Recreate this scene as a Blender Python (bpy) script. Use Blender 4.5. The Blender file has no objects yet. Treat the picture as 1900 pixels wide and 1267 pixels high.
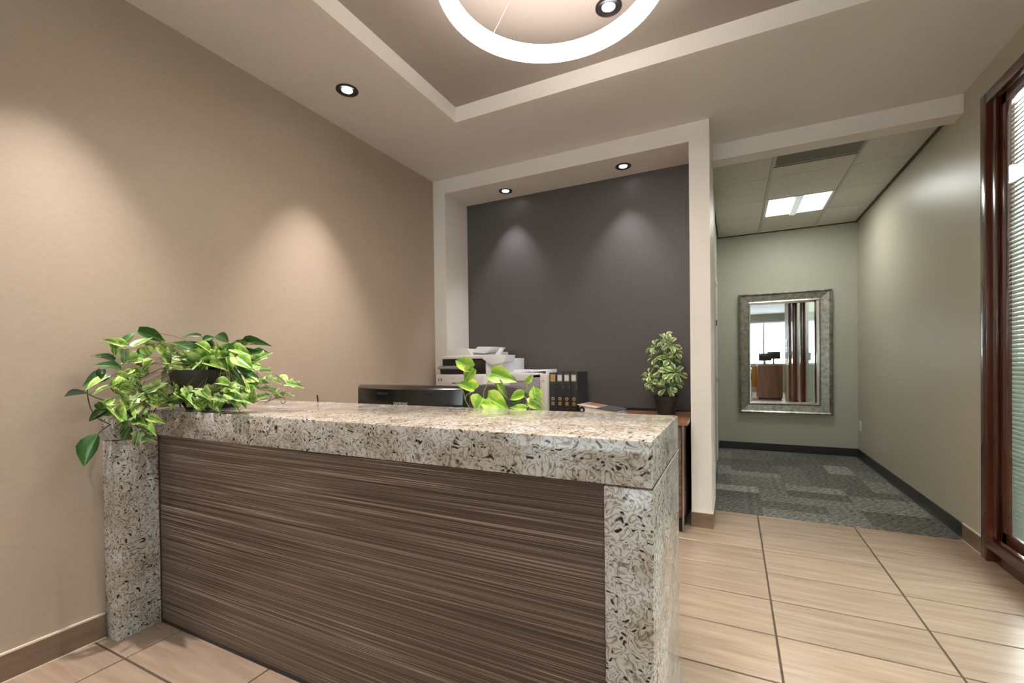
import bpy, bmesh, math, random
from mathutils import Vector, Matrix
random.seed(11)
C = bpy.context.scene.collection
SC = bpy.context.scene

# ------------------------------------------------------------------ camera, world, exposure
cam_d = bpy.data.cameras.new('camera')
cam_d.sensor_width = 36.0
cam_d.lens = 834.0 / 1900.0 * 36.0
cam_d.shift_y = (681.2 - 633.5) / 1900.0
cam_d.clip_start = 0.02
cam = bpy.data.objects.new('camera', cam_d); C.objects.link(cam)
cam.matrix_world = Matrix(((0.896928, 0.006641, 0.442126, 0.0),
                           (0.442001, 0.014688, -0.896895, 0.0),
                           (-0.012450, 0.999870, 0.010238, 1.2),
                           (0, 0, 0, 1)))
SC.camera = cam
SC.view_settings.view_transform = 'Standard'
SC.view_settings.look = 'None'
SC.view_settings.gamma = 1.0
SC.view_settings.use_curve_mapping = False
SC.view_settings.exposure = 0.48
w = bpy.data.worlds.new('daylight'); SC.world = w; w.use_nodes = True
w.node_tree.nodes['Background'].inputs[0].default_value = (0.92, 0.94, 1.0, 1)
w.node_tree.nodes['Background'].inputs[1].default_value = 11.0

RING_L = 80.0       # luminance of the ring lamp
SPOT_W = 115.0       # power of one recessed downlight
NICHE_W = 30.0      # power of one niche downlight
TROFFER_L = 17.0     # luminance of the hallway troffer

# ------------------------------------------------------------------ key dimensions
XL, XR = -2.522, 1.348
YB, YN = 3.484, 3.870
ZC, ZN = 2.904, 2.773
YREAR = -6.0
XREAR = 3.2

# ------------------------------------------------------------------ material helpers
def mat(name, col=(0.8, 0.8, 0.8), rough=0.5, metal=0.0, spec=0.5, emit=None, estr=0.0, coat=0.0):
    m = bpy.data.materials.new(name); m.use_nodes = True
    b = m.node_tree.nodes['Principled BSDF']
    b.inputs['Base Color'].default_value = (*col, 1)
    b.inputs['Roughness'].default_value = rough
    b.inputs['Metallic'].default_value = metal
    b.inputs['Specular IOR Level'].default_value = spec
    b.inputs['Coat Weight'].default_value = coat
    b.inputs['Coat Roughness'].default_value = 0.08
    if emit:
        b.inputs['Emission Color'].default_value = (*emit, 1)
        b.inputs['Emission Strength'].default_value = estr
    return m

def nd(m, typ, **kw):
    n = m.node_tree.nodes.new(typ)
    for k, v in kw.items():
        if k in n.inputs: n.inputs[k].default_value = v
        else: setattr(n, k, v)
    return n

def lk(m, a, b): m.node_tree.links.new(a, b)
def bsdf(m): return m.node_tree.nodes['Principled BSDF']

def coords(m, scale=(1, 1, 1), kind='Object', rot=(0, 0, 0)):
    tc = nd(m, 'ShaderNodeTexCoord'); mp = nd(m, 'ShaderNodeMapping')
    mp.inputs['Scale'].default_value = scale; mp.inputs['Rotation'].default_value = rot
    lk(m, tc.outputs[kind], mp.inputs['Vector'])
    return mp.outputs['Vector']

def ramp(m, fac, stops):
    r = nd(m, 'ShaderNodeValToRGB'); e = r.color_ramp.elements
    while len(e) > 1: e.remove(e[-1])
    e[0].position = stops[0][0]; e[0].color = (*stops[0][1], 1)
    for p, c in stops[1:]:
        x = e.new(p); x.color = (*c, 1)
    lk(m, fac, r.inputs['Fac'])
    return r.outputs['Color']

def noise(m, vec, scale=5, detail=3, rough=0.5, dist=0.0):
    n = nd(m, 'ShaderNodeTexNoise'); n.inputs['Scale'].default_value = scale
    n.inputs['Detail'].default_value = detail; n.inputs['Roughness'].default_value = rough
    n.inputs['Distortion'].default_value = dist
    lk(m, vec, n.inputs['Vector'])
    return n.outputs['Fac']

def mix(m, fac, a, b, mode='MIX'):
    n = nd(m, 'ShaderNodeMix', data_type='RGBA', blend_type=mode)
    for s, v in ((n.inputs[0], fac), (n.inputs[6], a), (n.inputs[7], b)):
        if hasattr(v, 'links'): lk(m, v, s)
        elif isinstance(v, tuple): s.default_value = (*v, 1)
        else: s.default_value = v
    return n.outputs[2]

def math_(m, op, a, b=0.0, clamp=False):
    n = nd(m, 'ShaderNodeMath', operation=op, use_clamp=clamp)
    for s, v in ((n.inputs[0], a), (n.inputs[1], b)):
        if hasattr(v, 'links'): lk(m, v, s)
        else: s.default_value = v
    return n.outputs[0]

def bump(m, h, strength=0.2, dist=0.01):
    n = nd(m, 'ShaderNodeBump'); n.inputs['Strength'].default_value = strength; n.inputs['Distance'].default_value = dist
    lk(m, h, n.inputs['Height']); lk(m, n.outputs[0], bsdf(m).inputs['Normal'])

def paint(name, col, rough=0.6, sc=(1, 1, 1), amt=0.04, scale=60, spec=0.3):
    m = mat(name, col, rough, spec=spec)
    n = noise(m, coords(m, sc), scale, 3)
    bump(m, n, 0.08, 0.002)
    c2 = tuple(x * (1 - amt) for x in col); c1 = tuple(min(1, x * (1 + amt)) for x in col)
    lk(m, ramp(m, noise(m, coords(m, sc), scale * 0.5, 2), [(0.3, c2), (0.7, c1)]), bsdf(m).inputs['Base Color'])
    return m

M = {}
M['wall'] = paint('beige_wallcovering', (0.405, 0.322, 0.252), 0.45, (1, 1, 3), 0.03, 90)
M['wall_right'] = paint('taupe_paint', (0.49, 0.45, 0.365), 0.38, amt=0.015)
M['wall_hall'] = paint('sage_paint', (0.46, 0.445, 0.365), 0.5, amt=0.015)
M['soffit'] = paint('soffit_paint', (0.74, 0.69, 0.66), 0.5, amt=0.015)
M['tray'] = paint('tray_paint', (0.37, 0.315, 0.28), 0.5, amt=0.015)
M['cream'] = paint('cream_paint', (0.77, 0.71, 0.65), 0.45, amt=0.01)
M['dark_wall'] = paint('charcoal_paint', (0.098, 0.088, 0.084), 0.42, amt=0.03)
M['white'] = mat('white_plastic', (0.82, 0.82, 0.84), 0.35)
M['white_warm'] = mat('white_warm_plastic', (0.70, 0.67, 0.64), 0.4)
M['grey_plastic'] = mat('grey_plastic', (0.33, 0.31, 0.33), 0.4)
M['black'] = mat('black_plastic', (0.012, 0.012, 0.014), 0.35)
M['binder'] = mat('binder_board', (0.028, 0.029, 0.031), 0.45)
M['black_gloss'] = mat('black_gloss', (0.018, 0.016, 0.014), 0.16)
M['black_rubber'] = mat('black_vinyl', (0.022, 0.022, 0.022), 0.35)
M['bronze'] = mat('dark_bronze', (0.030, 0.024, 0.024), 0.35, 0.4)
M['steel'] = mat('brushed_steel', (0.55, 0.55, 0.56), 0.3, 1.0)
M['chrome'] = mat('chrome', (0.8, 0.8, 0.8), 0.12, 1.0)
M['gold'] = mat('gold_foil', (0.70, 0.48, 0.20), 0.35, 0.4)
M['brass'] = mat('dull_brass', (0.30, 0.22, 0.11), 0.5, 0.2)
M['paper'] = mat('paper', (0.78, 0.74, 0.72), 0.7)
M['wire'] = mat('wire', (0.75, 0.62, 0.5), 0.4)
M['fabric'] = paint('grey_upholstery', (0.075, 0.07, 0.07), 0.8, amt=0.2, scale=200)
M['grout'] = mat('dark_grout', (0.10, 0.075, 0.05), 0.9)
M['caulk'] = mat('pale_caulk', (0.72, 0.62, 0.50), 0.5)
M['soil'] = paint('soil', (0.03, 0.02, 0.013), 0.95, amt=0.4, scale=120)
M['pot'] = mat('black_pot', (0.020, 0.016, 0.014), 0.45)

def granite():
    m = mat('granite', rough=0.14, spec=0.4)
    v = coords(m)
    n1 = nd(m, 'ShaderNodeTexNoise'); n1.inputs['Scale'].default_value = 14; n1.inputs['Detail'].default_value = 2
    lk(m, v, n1.inputs['Vector'])
    vm = nd(m, 'ShaderNodeVectorMath', operation='MULTIPLY_ADD')
    lk(m, n1.outputs['Color'], vm.inputs[0]); vm.inputs[1].default_value = (0.10, 0.10, 0.10); lk(m, v, vm.inputs[2])
    vv = vm.outputs[0]
    # contour squiggles
    n2 = noise(m, vv, 24, 2, 0.5)
    sq = math_(m, 'ABSOLUTE', math_(m, 'SINE', math_(m, 'MULTIPLY', n2, 24.0)))
    base = ramp(m, sq, [(0.0, (0.15, 0.12, 0.095)), (0.13, (0.30, 0.26, 0.215)), (0.38, (0.48, 0.44, 0.39)), (1.0, (0.64, 0.61, 0.575))])
    # cool/warm patches
    base = mix(m, ramp(m, noise(m, v, 9, 2), [(0.42, (0, 0, 0)), (0.62, (1, 1, 1))]), base, (0.62, 0.50, 0.36), 'MULTIPLY')
    patch = mix(m, 0.55, ramp(m, sq, [(0.0, (0.14, 0.115, 0.09)), (0.2, (0.33, 0.29, 0.245)), (1.0, (0.62, 0.60, 0.575))]), base)
    # dark elongated flecks
    vo = nd(m, 'ShaderNodeTexVoronoi'); vo.inputs['Scale'].default_value = 62; vo.inputs['Randomness'].default_value = 1.0
    mp = nd(m, 'ShaderNodeMapping'); mp.inputs['Scale'].default_value = (0.55, 1, 1); mp.inputs['Rotation'].default_value = (0.3, 0.75, 0.4)
    lk(m, vv, mp.inputs['Vector']); lk(m, mp.outputs[0], vo.inputs['Vector'])
    fl = ramp(m, vo.outputs['Distance'], [(0.22, (1, 1, 1)), (0.32, (0, 0, 0))])
    gate = ramp(m, noise(m, v, 30, 1), [(0.44, (0, 0, 0)), (0.50, (1, 1, 1))])
    f = math_(m, 'MULTIPLY', fl, gate)
    lk(m, mix(m, f, patch, (0.028, 0.022, 0.018)), bsdf(m).inputs['Base Color'])
    return m
M['granite'] = granite()

def wood(name, dark, light, line, axis_scale, rough=0.3, lines=True, coat=0.0):
    m = mat(name, dark, rough, coat=coat)
    v = coords(m, axis_scale)
    g = noise(m, v, 1.0, 4, 0.6)
    c = ramp(m, g, [(0.30, dark), (0.70, light)])
    if lines:
        l = noise(m, coords(m, tuple(s * 0.8 for s in axis_scale)), 1.3, 2, 0.4)
        f = ramp(m, l, [(0.478, (0, 0, 0)), (0.500, (0.85, 0.85, 0.85)), (0.522, (0, 0, 0)), (0.585, (0, 0, 0)), (0.605, (0.8, 0.8, 0.8)), (0.625, (0, 0, 0))])
        c = mix(m, f, c, line)
        l2 = noise(m, coords(m, tuple(s * 1.7 for s in axis_scale)), 1.0, 1, 0.4)
        f2 = ramp(m, l2, [(0.40, (0, 0, 0)), (0.425, (0.6, 0.6, 0.6)), (0.45, (0, 0, 0))])
        c = mix(m, f2, c, line)
    lk(m, c, bsdf(m).inputs['Base Color'])
    return m
M['desk_wood'] = wood('zebra_wood_laminate', (0.036, 0.0215, 0.0155), (0.098, 0.062, 0.046), (0.42, 0.32, 0.25), (0.22, 0.22, 95), 0.28)
M['cred_wood'] = wood('walnut_laminate', (0.060, 0.026, 0.013), (0.17, 0.085, 0.045), (0.30, 0.18, 0.11), (1.2, 1.2, 75), 0.3)
M['cred_top'] = wood('walnut_top', (0.20, 0.085, 0.045), (0.36, 0.18, 0.10), (0.4, 0.2, 0.12), (1.0, 50, 50), 0.3, False)
M['cherry'] = wood('cherry_stain', (0.040, 0.0085, 0.004), (0.095, 0.024, 0.010), (0, 0, 0), (6, 6, 1.0), 0.22, False, 0.3)
M['office_wood'] = wood('office_walnut', (0.13, 0.060, 0.030), (0.25, 0.13, 0.075), (0, 0, 0), (9, 9, 1.2), 0.3, False)
M['oak'] = mat('honey_oak', (0.55, 0.28, 0.06), 0.4)

def tile_mat(name, a, b, rough, sc=(2.6, 26, 1)):
    m = mat(name, a, rough, spec=0.5)
    oi = nd(m, 'ShaderNodeObjectInfo')
    tc = nd(m, 'ShaderNodeTexCoord')
    cx = nd(m, 'ShaderNodeCombineXYZ'); lk(m, math_(m, 'MULTIPLY', oi.outputs['Random'], 37.0), cx.inputs[2])
    lk(m, math_(m, 'MULTIPLY', oi.outputs['Random'], 91.0), cx.inputs[1])
    va = nd(m, 'ShaderNodeVectorMath', operation='ADD'); lk(m, tc.outputs['Object'], va.inputs[0]); lk(m, cx.outputs[0], va.inputs[1])
    mp = nd(m, 'ShaderNodeMapping'); mp.inputs['Scale'].default_value = sc; lk(m, va.outputs[0], mp.inputs['Vector'])
    g = noise(m, mp.outputs[0], 1.0, 5, 0.62)
    c = ramp(m, g, [(0.28, b), (0.72, a)])
    hv = nd(m, 'ShaderNodeHueSaturation'); lk(m, c, hv.inputs['Color'])
    lk(m, math_(m, 'ADD', math_(m, 'MULTIPLY', oi.outputs['Random'], 0.10), 0.95), hv.inputs['Value'])
    lk(m, hv.outputs[0], bsdf(m).inputs['Base Color'])
    return m
M['tile'] = tile_mat('travertine_tile', (0.46, 0.345, 0.258), (0.31, 0.222, 0.155), 0.24)
M['base_tile'] = tile_mat('tile_baseboard', (0.25, 0.165, 0.11), (0.15, 0.095, 0.062), 0.3, (2.2, 2.2, 20))

def carpet_mat():
    m = mat('carpet_plank', (0.1, 0.1, 0.1), 0.95, spec=0.1)
    oi = nd(m, 'ShaderNodeObjectInfo')
    tone = ramp(m, oi.outputs['Random'], [(0.0, (0.13, 0.125, 0.115)), (0.45, (0.165, 0.16, 0.145)), (0.8, (0.21, 0.205, 0.185)), (1.0, (0.33, 0.32, 0.285))])
    v = coords(m, (1, 3.0, 1))
    n = noise(m, v, 30, 3, 0.7)
    f = ramp(m, n, [(0.38, (0.18, 0.18, 0.18)), (0.62, (1.85, 1.85, 1.85))])
    lk(m, mix(m, 1.0, tone, f, 'MULTIPLY'), bsdf(m).inputs['Base Color'])
    bump(m, n, 0.6, 0.004)
    return m
M['carpet'] = carpet_mat()

def ceil_tile_mat():
    m = mat('mineral_ceiling_tile', (0.5, 0.5, 0.46), 0.9, spec=0.1)
    n = noise(m, coords(m), 90, 3, 0.7)
    lk(m, ramp(m, n, [(0.35, (0.60, 0.58, 0.52)), (0.6, (0.74, 0.725, 0.66))]), bsdf(m).inputs['Base Color'])
    bump(m, n, 0.3, 0.002)
    return m
M['ceil_tile'] = ceil_tile_mat()
M['tbar'] = mat('grid_bar', (0.50, 0.50, 0.46), 0.5)
M['tbar_dark'] = mat('dark_edge_trim', (0.07, 0.065, 0.05), 0.6)
M['vent_dark'] = mat('vent_grey', (0.17, 0.165, 0.14), 0.6)

def mirror_frame_mat():
    m = mat('antique_silver', (0.40, 0.38, 0.34), 0.36, 0.85)
    n = noise(m, coords(m, (1, 1, 1)), 22, 5, 0.7)
    lk(m, ramp(m, n, [(0.3, (0.17, 0.155, 0.13)), (0.7, (0.45, 0.43, 0.38))]), bsdf(m).inputs['Base Color'])
    return m
M['silver'] = mirror_frame_mat()
M['mirror'] = mat('mirror_glass', (0.90, 0.92, 0.91), 0.0, 1.0)

def glass_mat():
    m = bpy.data.materials.new('pane_glass'); m.use_nodes = True
    nt = m.node_tree; nt.nodes.clear()
    o = nt.nodes.new('ShaderNodeOutputMaterial'); t = nt.nodes.new('ShaderNodeBsdfTransparent'); g = nt.nodes.new('ShaderNodeBsdfGlossy')
    g.inputs['Roughness'].default_value = 0.0; t.inputs[0].default_value = (0.90, 0.95, 0.92, 1)
    lw = nt.nodes.new('ShaderNodeLayerWeight'); lw.inputs[0].default_value = 0.5
    pw = nt.nodes.new('ShaderNodeMath'); pw.operation = 'POWER'; pw.inputs[1].default_value = 4.0
    f = nt.nodes.new('ShaderNodeMath'); f.operation = 'MULTIPLY_ADD'; f.inputs[1].default_value = 0.5; f.inputs[2].default_value = 0.035
    nt.links.new(lw.outputs['Facing'], pw.inputs[0]); nt.links.new(pw.outputs[0], f.inputs[0]); x = nt.nodes.new('ShaderNodeMixShader')
    nt.links.new(f.outputs[0], x.inputs[0]); nt.links.new(t.outputs[0], x.inputs[1]); nt.links.new(g.outputs[0], x.inputs[2]); nt.links.new(x.outputs[0], o.inputs[0])
    return m
M['glass'] = glass_mat()

def blind_mat(name, col, tr):
    m = bpy.data.materials.new(name); m.use_nodes = True
    nt = m.node_tree; nt.nodes.clear()
    o = nt.nodes.new('ShaderNodeOutputMaterial'); d = nt.nodes.new('ShaderNodeBsdfDiffuse'); t = nt.nodes.new('ShaderNodeBsdfTranslucent'); x = nt.nodes.new('ShaderNodeMixShader')
    d.inputs[0].default_value = (*col, 1); t.inputs[0].default_value = (*col, 1); x.inputs[0].default_value = tr
    nt.links.new(d.outputs[0], x.inputs[1]); nt.links.new(t.outputs[0], x.inputs[2]); nt.links.new(x.outputs[0], o.inputs[0])
    return m
M['slat'] = blind_mat('blind_slat', (0.34, 0.36, 0.32), 0.06)
M['shade'] = blind_mat('roller_shade', (0.85, 0.88, 0.92), 0.6)
M['glow_ring'] = mat('ring_diffuser', (0.9, 0.9, 0.9), 0.5, emit=(1.0, 0.87, 0.72), estr=RING_L)
M['glow_skirt'] = mat('ring_skirt', (0.9, 0.9, 0.9), 0.5, emit=(1.0, 0.95, 0.88), estr=6.5)
M['glow_top'] = mat('ring_top_diffuser', (0.9, 0.9, 0.9), 0.5, emit=(1.0, 0.93, 0.86), estr=11.0)
M['glow_lamp'] = mat('lamp_lens', (0.9, 0.9, 0.9), 0.5, emit=(1.0, 0.97, 1.0), estr=14.0)
M['glow_troffer'] = mat('troffer_lens', (0.9, 0.9, 0.9), 0.5, emit=(0.97, 1.0, 0.93), estr=TROFFER_L)
M['glow_basket'] = mat('troffer_basket', (0.30, 0.33, 0.31), 0.4, emit=(0.93, 1.0, 0.95), estr=0.35)

def leaf_mat(name, edge, mid, vein, rough=0.3, var=0.12, blotch=0.5):
    m = mat(name, mid, rough, spec=0.5)
    tc = nd(m, 'ShaderNodeTexCoord'); oi = nd(m, 'ShaderNodeObjectInfo')
    sx = nd(m, 'ShaderNodeSeparateXYZ'); lk(m, tc.outputs['Object'], sx.inputs[0])
    ax = math_(m, 'ABSOLUTE', sx.outputs['X'])
    off = nd(m, 'ShaderNodeCombineXYZ'); lk(m, math_(m, 'MULTIPLY', oi.outputs['Random'], 50.0), off.inputs[0])
    va = nd(m, 'ShaderNodeVectorMath', operation='ADD'); lk(m, tc.outputs['Object'], va.inputs[0]); lk(m, off.outputs[0], va.inputs[1])
    n = noise(m, va.outputs[0], 3.2, 2)
    e = math_(m, 'ADD', math_(m, 'MULTIPLY', ax, 1.5), math_(m, 'MULTIPLY', math_(m, 'SUBTRACT', n, 0.5), 2.0 * blotch))
    c = ramp(m, e, [(0.12, mid), (0.62, edge)])
    c = mix(m, ramp(m, ax, [(0.012, (1, 1, 1)), (0.045, (0, 0, 0))]), c, vein)
    hv = nd(m, 'ShaderNodeHueSaturation'); lk(m, c, hv.inputs['Color'])
    lk(m, math_(m, 'ADD', math_(m, 'MULTIPLY', oi.outputs['Random'], var * 2), 1 - var), hv.inputs['Value'])
    lk(m, hv.outputs[0], bsdf(m).inputs['Base Color'])
    bsdf(m).inputs['Subsurface Weight'].default_value = 0.0
    return m
M['leaf_p'] = leaf_mat('pale_pothos_leaf', (0.50, 0.63, 0.19), (0.075, 0.22, 0.012), (0.46, 0.58, 0.20), 0.3, 0.4, 0.55)
M['leaf_i'] = leaf_mat('ivy_leaf', (0.54, 0.65, 0.29), (0.080, 0.21, 0.020), (0.52, 0.62, 0.29), 0.35, 0.4, 0.5)
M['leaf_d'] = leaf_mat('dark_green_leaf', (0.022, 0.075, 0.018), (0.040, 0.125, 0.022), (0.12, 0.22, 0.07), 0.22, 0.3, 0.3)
M['leaf_e'] = leaf_mat('grey_green_leaf', (0.05, 0.10, 0.05), (0.10, 0.18, 0.10), (0.2, 0.3, 0.16), 0.25, 0.1, 0.3)
M['leaf_m'] = leaf_mat('bright_pothos_leaf', (0.50, 0.66, 0.11), (0.15, 0.38, 0.018), (0.52, 0.66, 0.17), 0.3, 0.2, 0.6)
M['leaf_s'] = leaf_mat('schefflera_leaflet', (0.66, 0.74, 0.36), (0.055, 0.15, 0.015), (0.3, 0.42, 0.12), 0.3, 0.4, 0.6)
M['stem'] = mat('dark_stem', (0.035, 0.030, 0.015), 0.5)
M['stem_brown'] = mat('brown_stem', (0.10, 0.05, 0.02), 0.5)
M['stem_green'] = mat('green_stem', (0.36, 0.46, 0.10), 0.45)

# ------------------------------------------------------------------ object helpers
def tag(o, label=None, cat=None, group=None, kind=None):
    if label: o['label'] = label
    if cat: o['category'] = cat
    if group: o['group'] = group
    if kind: o['kind'] = kind
    return o

def thing(name, label, cat, loc, group=None):
    o = bpy.data.objects.new(name, None); C.objects.link(o); o.location = loc
    o.empty_display_size = 0.05
    return tag(o, label, cat, group)

class MB:
    def __init__(s): s.bm = bmesh.new()
    def box(s, x0, x1, y0, y1, z0, z1, rot=None):
        vs = [s.bm.verts.new((x, y, z)) for x in (x0, x1) for y in (y0, y1) for z in (z0, z1)]
        for f in ((0, 1, 3, 2), (4, 6, 7, 5), (0, 4, 5, 1), (2, 3, 7, 6), (0, 2, 6, 4), (1, 5, 7, 3)):
            s.bm.faces.new([vs[i] for i in f])
        if rot: bmesh.ops.transform(s.bm, matrix=rot, verts=vs)
        return s
    def prism(s, pts, axis, a, b):
        # pts: 2-D outline in the two other axes, swept from a to b along axis
        def P(p, t):
            return {'x': (t, p[0], p[1]), 'y': (p[0], t, p[1]), 'z': (p[0], p[1], t)}[axis]
        A = [s.bm.verts.new(P(p, a)) for p in pts]; B = [s.bm.verts.new(P(p, b)) for p in pts]
        n = len(pts)
        s.bm.faces.new(A); s.bm.faces.new(B[::-1])
        for i in range(n): s.bm.faces.new((A[i], B[i], B[(i + 1) % n], A[(i + 1) % n]))
        return s
    def lathe(s, prof, c=(0, 0, 0), n=32, caps=True):
        rings = []
        for r, z in prof:
            rings.append([s.bm.verts.new((c[0] + r * math.cos(2 * math.pi * i / n), c[1] + r * math.sin(2 * math.pi * i / n), c[2] + z)) for i in range(n)])
        for a, b in zip(rings, rings[1:]):
            for i in range(n): s.bm.faces.new((a[i], a[(i + 1) % n], b[(i + 1) % n], b[i]))
        if caps: s.bm.faces.new(rings[0][::-1]); s.bm.faces.new(rings[-1])
        return s
    def ring(s, c, r0, r1, z0, z1, n=96):
        prof = [(r0, z0), (r1, z0), (r1, z1), (r0, z1)]
        R = [[s.bm.verts.new((c[0] + r * math.cos(2 * math.pi * i / n), c[1] + r * math.sin(2 * math.pi * i / n), z)) for i in range(n)] for r, z in prof]
        for k in range(4):
            a, b = R[k], R[(k + 1) % 4]
            for i in range(n): s.bm.faces.new((a[i], a[(i + 1) % n], b[(i + 1) % n], b[i]))
        return s
    def tube(s, pts, r, n=6, smooth_steps=4):
        P = [Vector(p) for p in pts]
        Q = []
        if len(P) > 2 and smooth_steps > 1:
            E = [P[0] * 2 - P[1]] + P + [P[-1] * 2 - P[-2]]
            for i in range(1, len(E) - 2):
                a, b, c, d = E[i - 1:i + 3]
                for k in range(smooth_steps):
                    t = k / smooth_steps
                    Q.append(0.5 * (2 * b + (c - a) * t + (2 * a - 5 * b + 4 * c - d) * t * t + (3 * b - a - 3 * c + d) * t ** 3))
            Q.append(P[-1])
        else: Q = P
        prev = None; up = Vector((0.3, 0.2, 1))
        for i, q in enumerate(Q):
            d = (Q[min(i + 1, len(Q) - 1)] - Q[max(i - 1, 0)]).normalized()
            u = d.cross(up)
            if u.length < 1e-3: u = d.cross(Vector((1, 0, 0)))
            u.normalize(); v = d.cross(u)
            ring = [s.bm.verts.new(q + (u * math.cos(2 * math.pi * k / n) + v * math.sin(2 * math.pi * k / n)) * r) for k in range(n)]
            if prev:
                for k in range(n): s.bm.faces.new((prev[k], prev[(k + 1) % n], ring[(k + 1) % n], ring[k]))
            else: s.bm.faces.new(ring[::-1])
            prev = ring
        s.bm.faces.new(prev)
        return s
    def mesh(s, name, m, off=(0, 0, 0), bev=0.0, smooth=False, seg=2):
        bm = s.bm
        bmesh.ops.recalc_face_normals(bm, faces=bm.faces)
        if bev > 0:
            es = [e for e in bm.edges if len(e.link_faces) == 2 and e.calc_face_angle(0) > 0.5]
            bmesh.ops.bevel(bm, geom=es, offset=bev, segments=seg, profile=0.5, affect='EDGES')
        if off[0] or off[1] or off[2]:
            bmesh.ops.translate(bm, vec=(-off[0], -off[1], -off[2]), verts=bm.verts)
        me = bpy.data.meshes.new(name); bm.to_mesh(me); bm.free()
        me.materials.append(m)
        if smooth:
            me.polygons.foreach_set('use_smooth', [True] * len(me.polygons))
            try: me.set_sharp_from_angle(angle=math.radians(38))
            except Exception: pass
        return me
    def build(s, name, m, parent=None, bev=0.0, smooth=False, seg=2, local=False):
        off = world_loc(parent) if parent and not local else Vector((0, 0, 0))
        o = bpy.data.objects.new(name, s.mesh(name, m, off, bev, smooth or bev > 0, seg)); C.objects.link(o)
        if parent: o.parent = parent
        return o

def world_loc(o):
    v = Vector((0, 0, 0))
    while o: v += o.location; o = o.parent
    return v

def struct(name, mb, m, bev=0.0, parent=None):
    o = mb.build(name, m, parent, bev)
    if not parent: o['kind'] = 'structure'
    return o

def bx(*a): return MB().box(*a)

def spot(name, loc, power, target=None, size=110, blend=0.85, r=0.03, col=(1.0, 0.93, 0.86), parent=None):
    d = bpy.data.lights.new(name, 'SPOT'); d.energy = power; d.spot_size = math.radians(size); d.spot_blend = blend
    d.shadow_soft_size = r; d.color = col
    o = bpy.data.objects.new(name, d); C.objects.link(o)
    o.location = loc
    if target: o.rotation_euler = (Vector(target) - Vector(loc)).to_track_quat('-Z', 'Y').to_euler()
    if parent: o.parent = parent; o.location = Vector(loc) - world_loc(parent)
    return o

# ================================================================== THE SETTING
# ---- tiled floor: dark grout bed with one mesh per tile
floor = struct('floor', bx(XL - 0.1, XREAR, YREAR - 0.1, 3.938, -0.06, -0.004), M['grout'])
tile_me = MB().box(-0.2985, 0.2985, -0.158, 0.158, -0.01, 0.0).mesh('tile', M['tile'], bev=0.0015, seg=1)
tx0, ty0 = -2.262, 0.940
def tile_obj(x0, x1, y0, y1):
    full = abs((x1 - x0) - 0.6050) < 1e-3 and abs((y1 - y0) - 0.3252) < 1e-3
    cx, cy = (x0 + x1) / 2, (y0 + y1) / 2
    if full: me = tile_me
    else:
        hx, hy = (x1 - x0) / 2 - 0.004, (y1 - y0) / 2 - 0.0046
        if hx < 0.01 or hy < 0.01: return
        me = MB().box(-hx, hx, -hy, hy, -0.01, 0.0).mesh('tile', M['tile'], bev=0.0015, seg=1)
    o = bpy.data.objects.new('tile', me); C.objects.link(o); o.parent = floor
    o.location = (cx, cy, random.uniform(-0.0006, 0.0004))
for i in range(-1, 7):
    x0 = tx0 + 0.605 * i; x1 = x0 + 0.605
    x0c, x1c = max(x0, XL), min(x1, XR + 0.06)
    for j in range(-6, 10):
        y0 = ty0 + 0.3252 * j; y1 = y0 + 0.3252
        y1c = min(y1, 3.938)
        if x1c - x0c > 0.02 and y1c - y0 > 0.03: tile_obj(x0c, x1c, y0, y1c)
fr = struct('floor_office', bx(XL, XREAR, YREAR, ty0 - 6 * 0.3252 - 0.004, -0.01, 0.0), M['tile'])

# ---- hallway carpet of loose planks
carpet = struct('floor_hallway', bx(-0.30, XR + 0.1, 3.938, 6.80, -0.06, -0.004), M['black_rubber'])
cme = {}
G = 0.2295; nx, ny = 7, 13; used = set()
ox, oy = -0.26, 3.9395
for j in range(ny):
    for i in range(nx):
        if (i, j) in used: continue
        dx, dy = (2, 1) if random.random() < 0.5 else (1, 2)
        if dx == 2 and (i + 1 >= nx or (i + 1, j) in used): dx, dy = 1, 2
        if dy == 2 and j + 1 >= ny: dy = 1
        for a in range(dx):
            for b in range(dy): used.add((i + a, j + b))
        xa, xb = ox + i * G, min(ox + (i + dx) * G, XR); ya, yb = oy + j * 0.2141, oy + (j + dy) * 0.2141
        k = (round(xb - xa, 3), round(yb - ya, 3))
        if k not in cme: cme[k] = MB().box(-k[0] / 2 + 0.0006, k[0] / 2 - 0.0006, -k[1] / 2 + 0.0006, k[1] / 2 - 0.0006, -0.006, 0.0).mesh('carpet_plank', M['carpet'], bev=0.001, seg=1)
        o = bpy.data.objects.new('carpet_plank', cme[k]); C.objects.link(o); o.parent = carpet
        o.location = ((xa + xb) / 2, (ya + yb) / 2, random.uniform(0.0, 0.0015))

# ---- walls
struct('wall_left', bx(XL - 0.12, XL, YREAR, YN + 0.1, 0, ZC + 0.2), M['wall'])
struct('wall_niche', bx(XL, -0.279, YN, YN + 0.1, 0, ZC + 0.1), M['dark_wall'])
tr = struct('trim_1', bx(XL, -2.389, YB, YN, 0, ZC), M['cream'])
struct('trim_2', bx(-2.389, -0.279, YB, YN, ZN, ZC), M['cream'])
struct('trim_3', bx(-0.279, -0.144, YB, 4.20, 0, ZC), M['cream'])
struct('beam_hallway', bx(-0.144, XR, 3.927, 4.073, 2.780, ZC), M['cream'])
struct('wall_hallway_left', MB().box(-0.30, -0.162, 4.20, 5.10, 0, 2.9).box(-0.30, -0.186, 5.10, 5.92, 2.10, 2.9).box(-0.30, -0.186, 5.92, 6.85, 0, 2.9), M['wall_hall'])
struct('wall_hallway_end', bx(-0.30, XR, 6.720, 6.85, 0, 2.9), M['wall_hall'])
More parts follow.
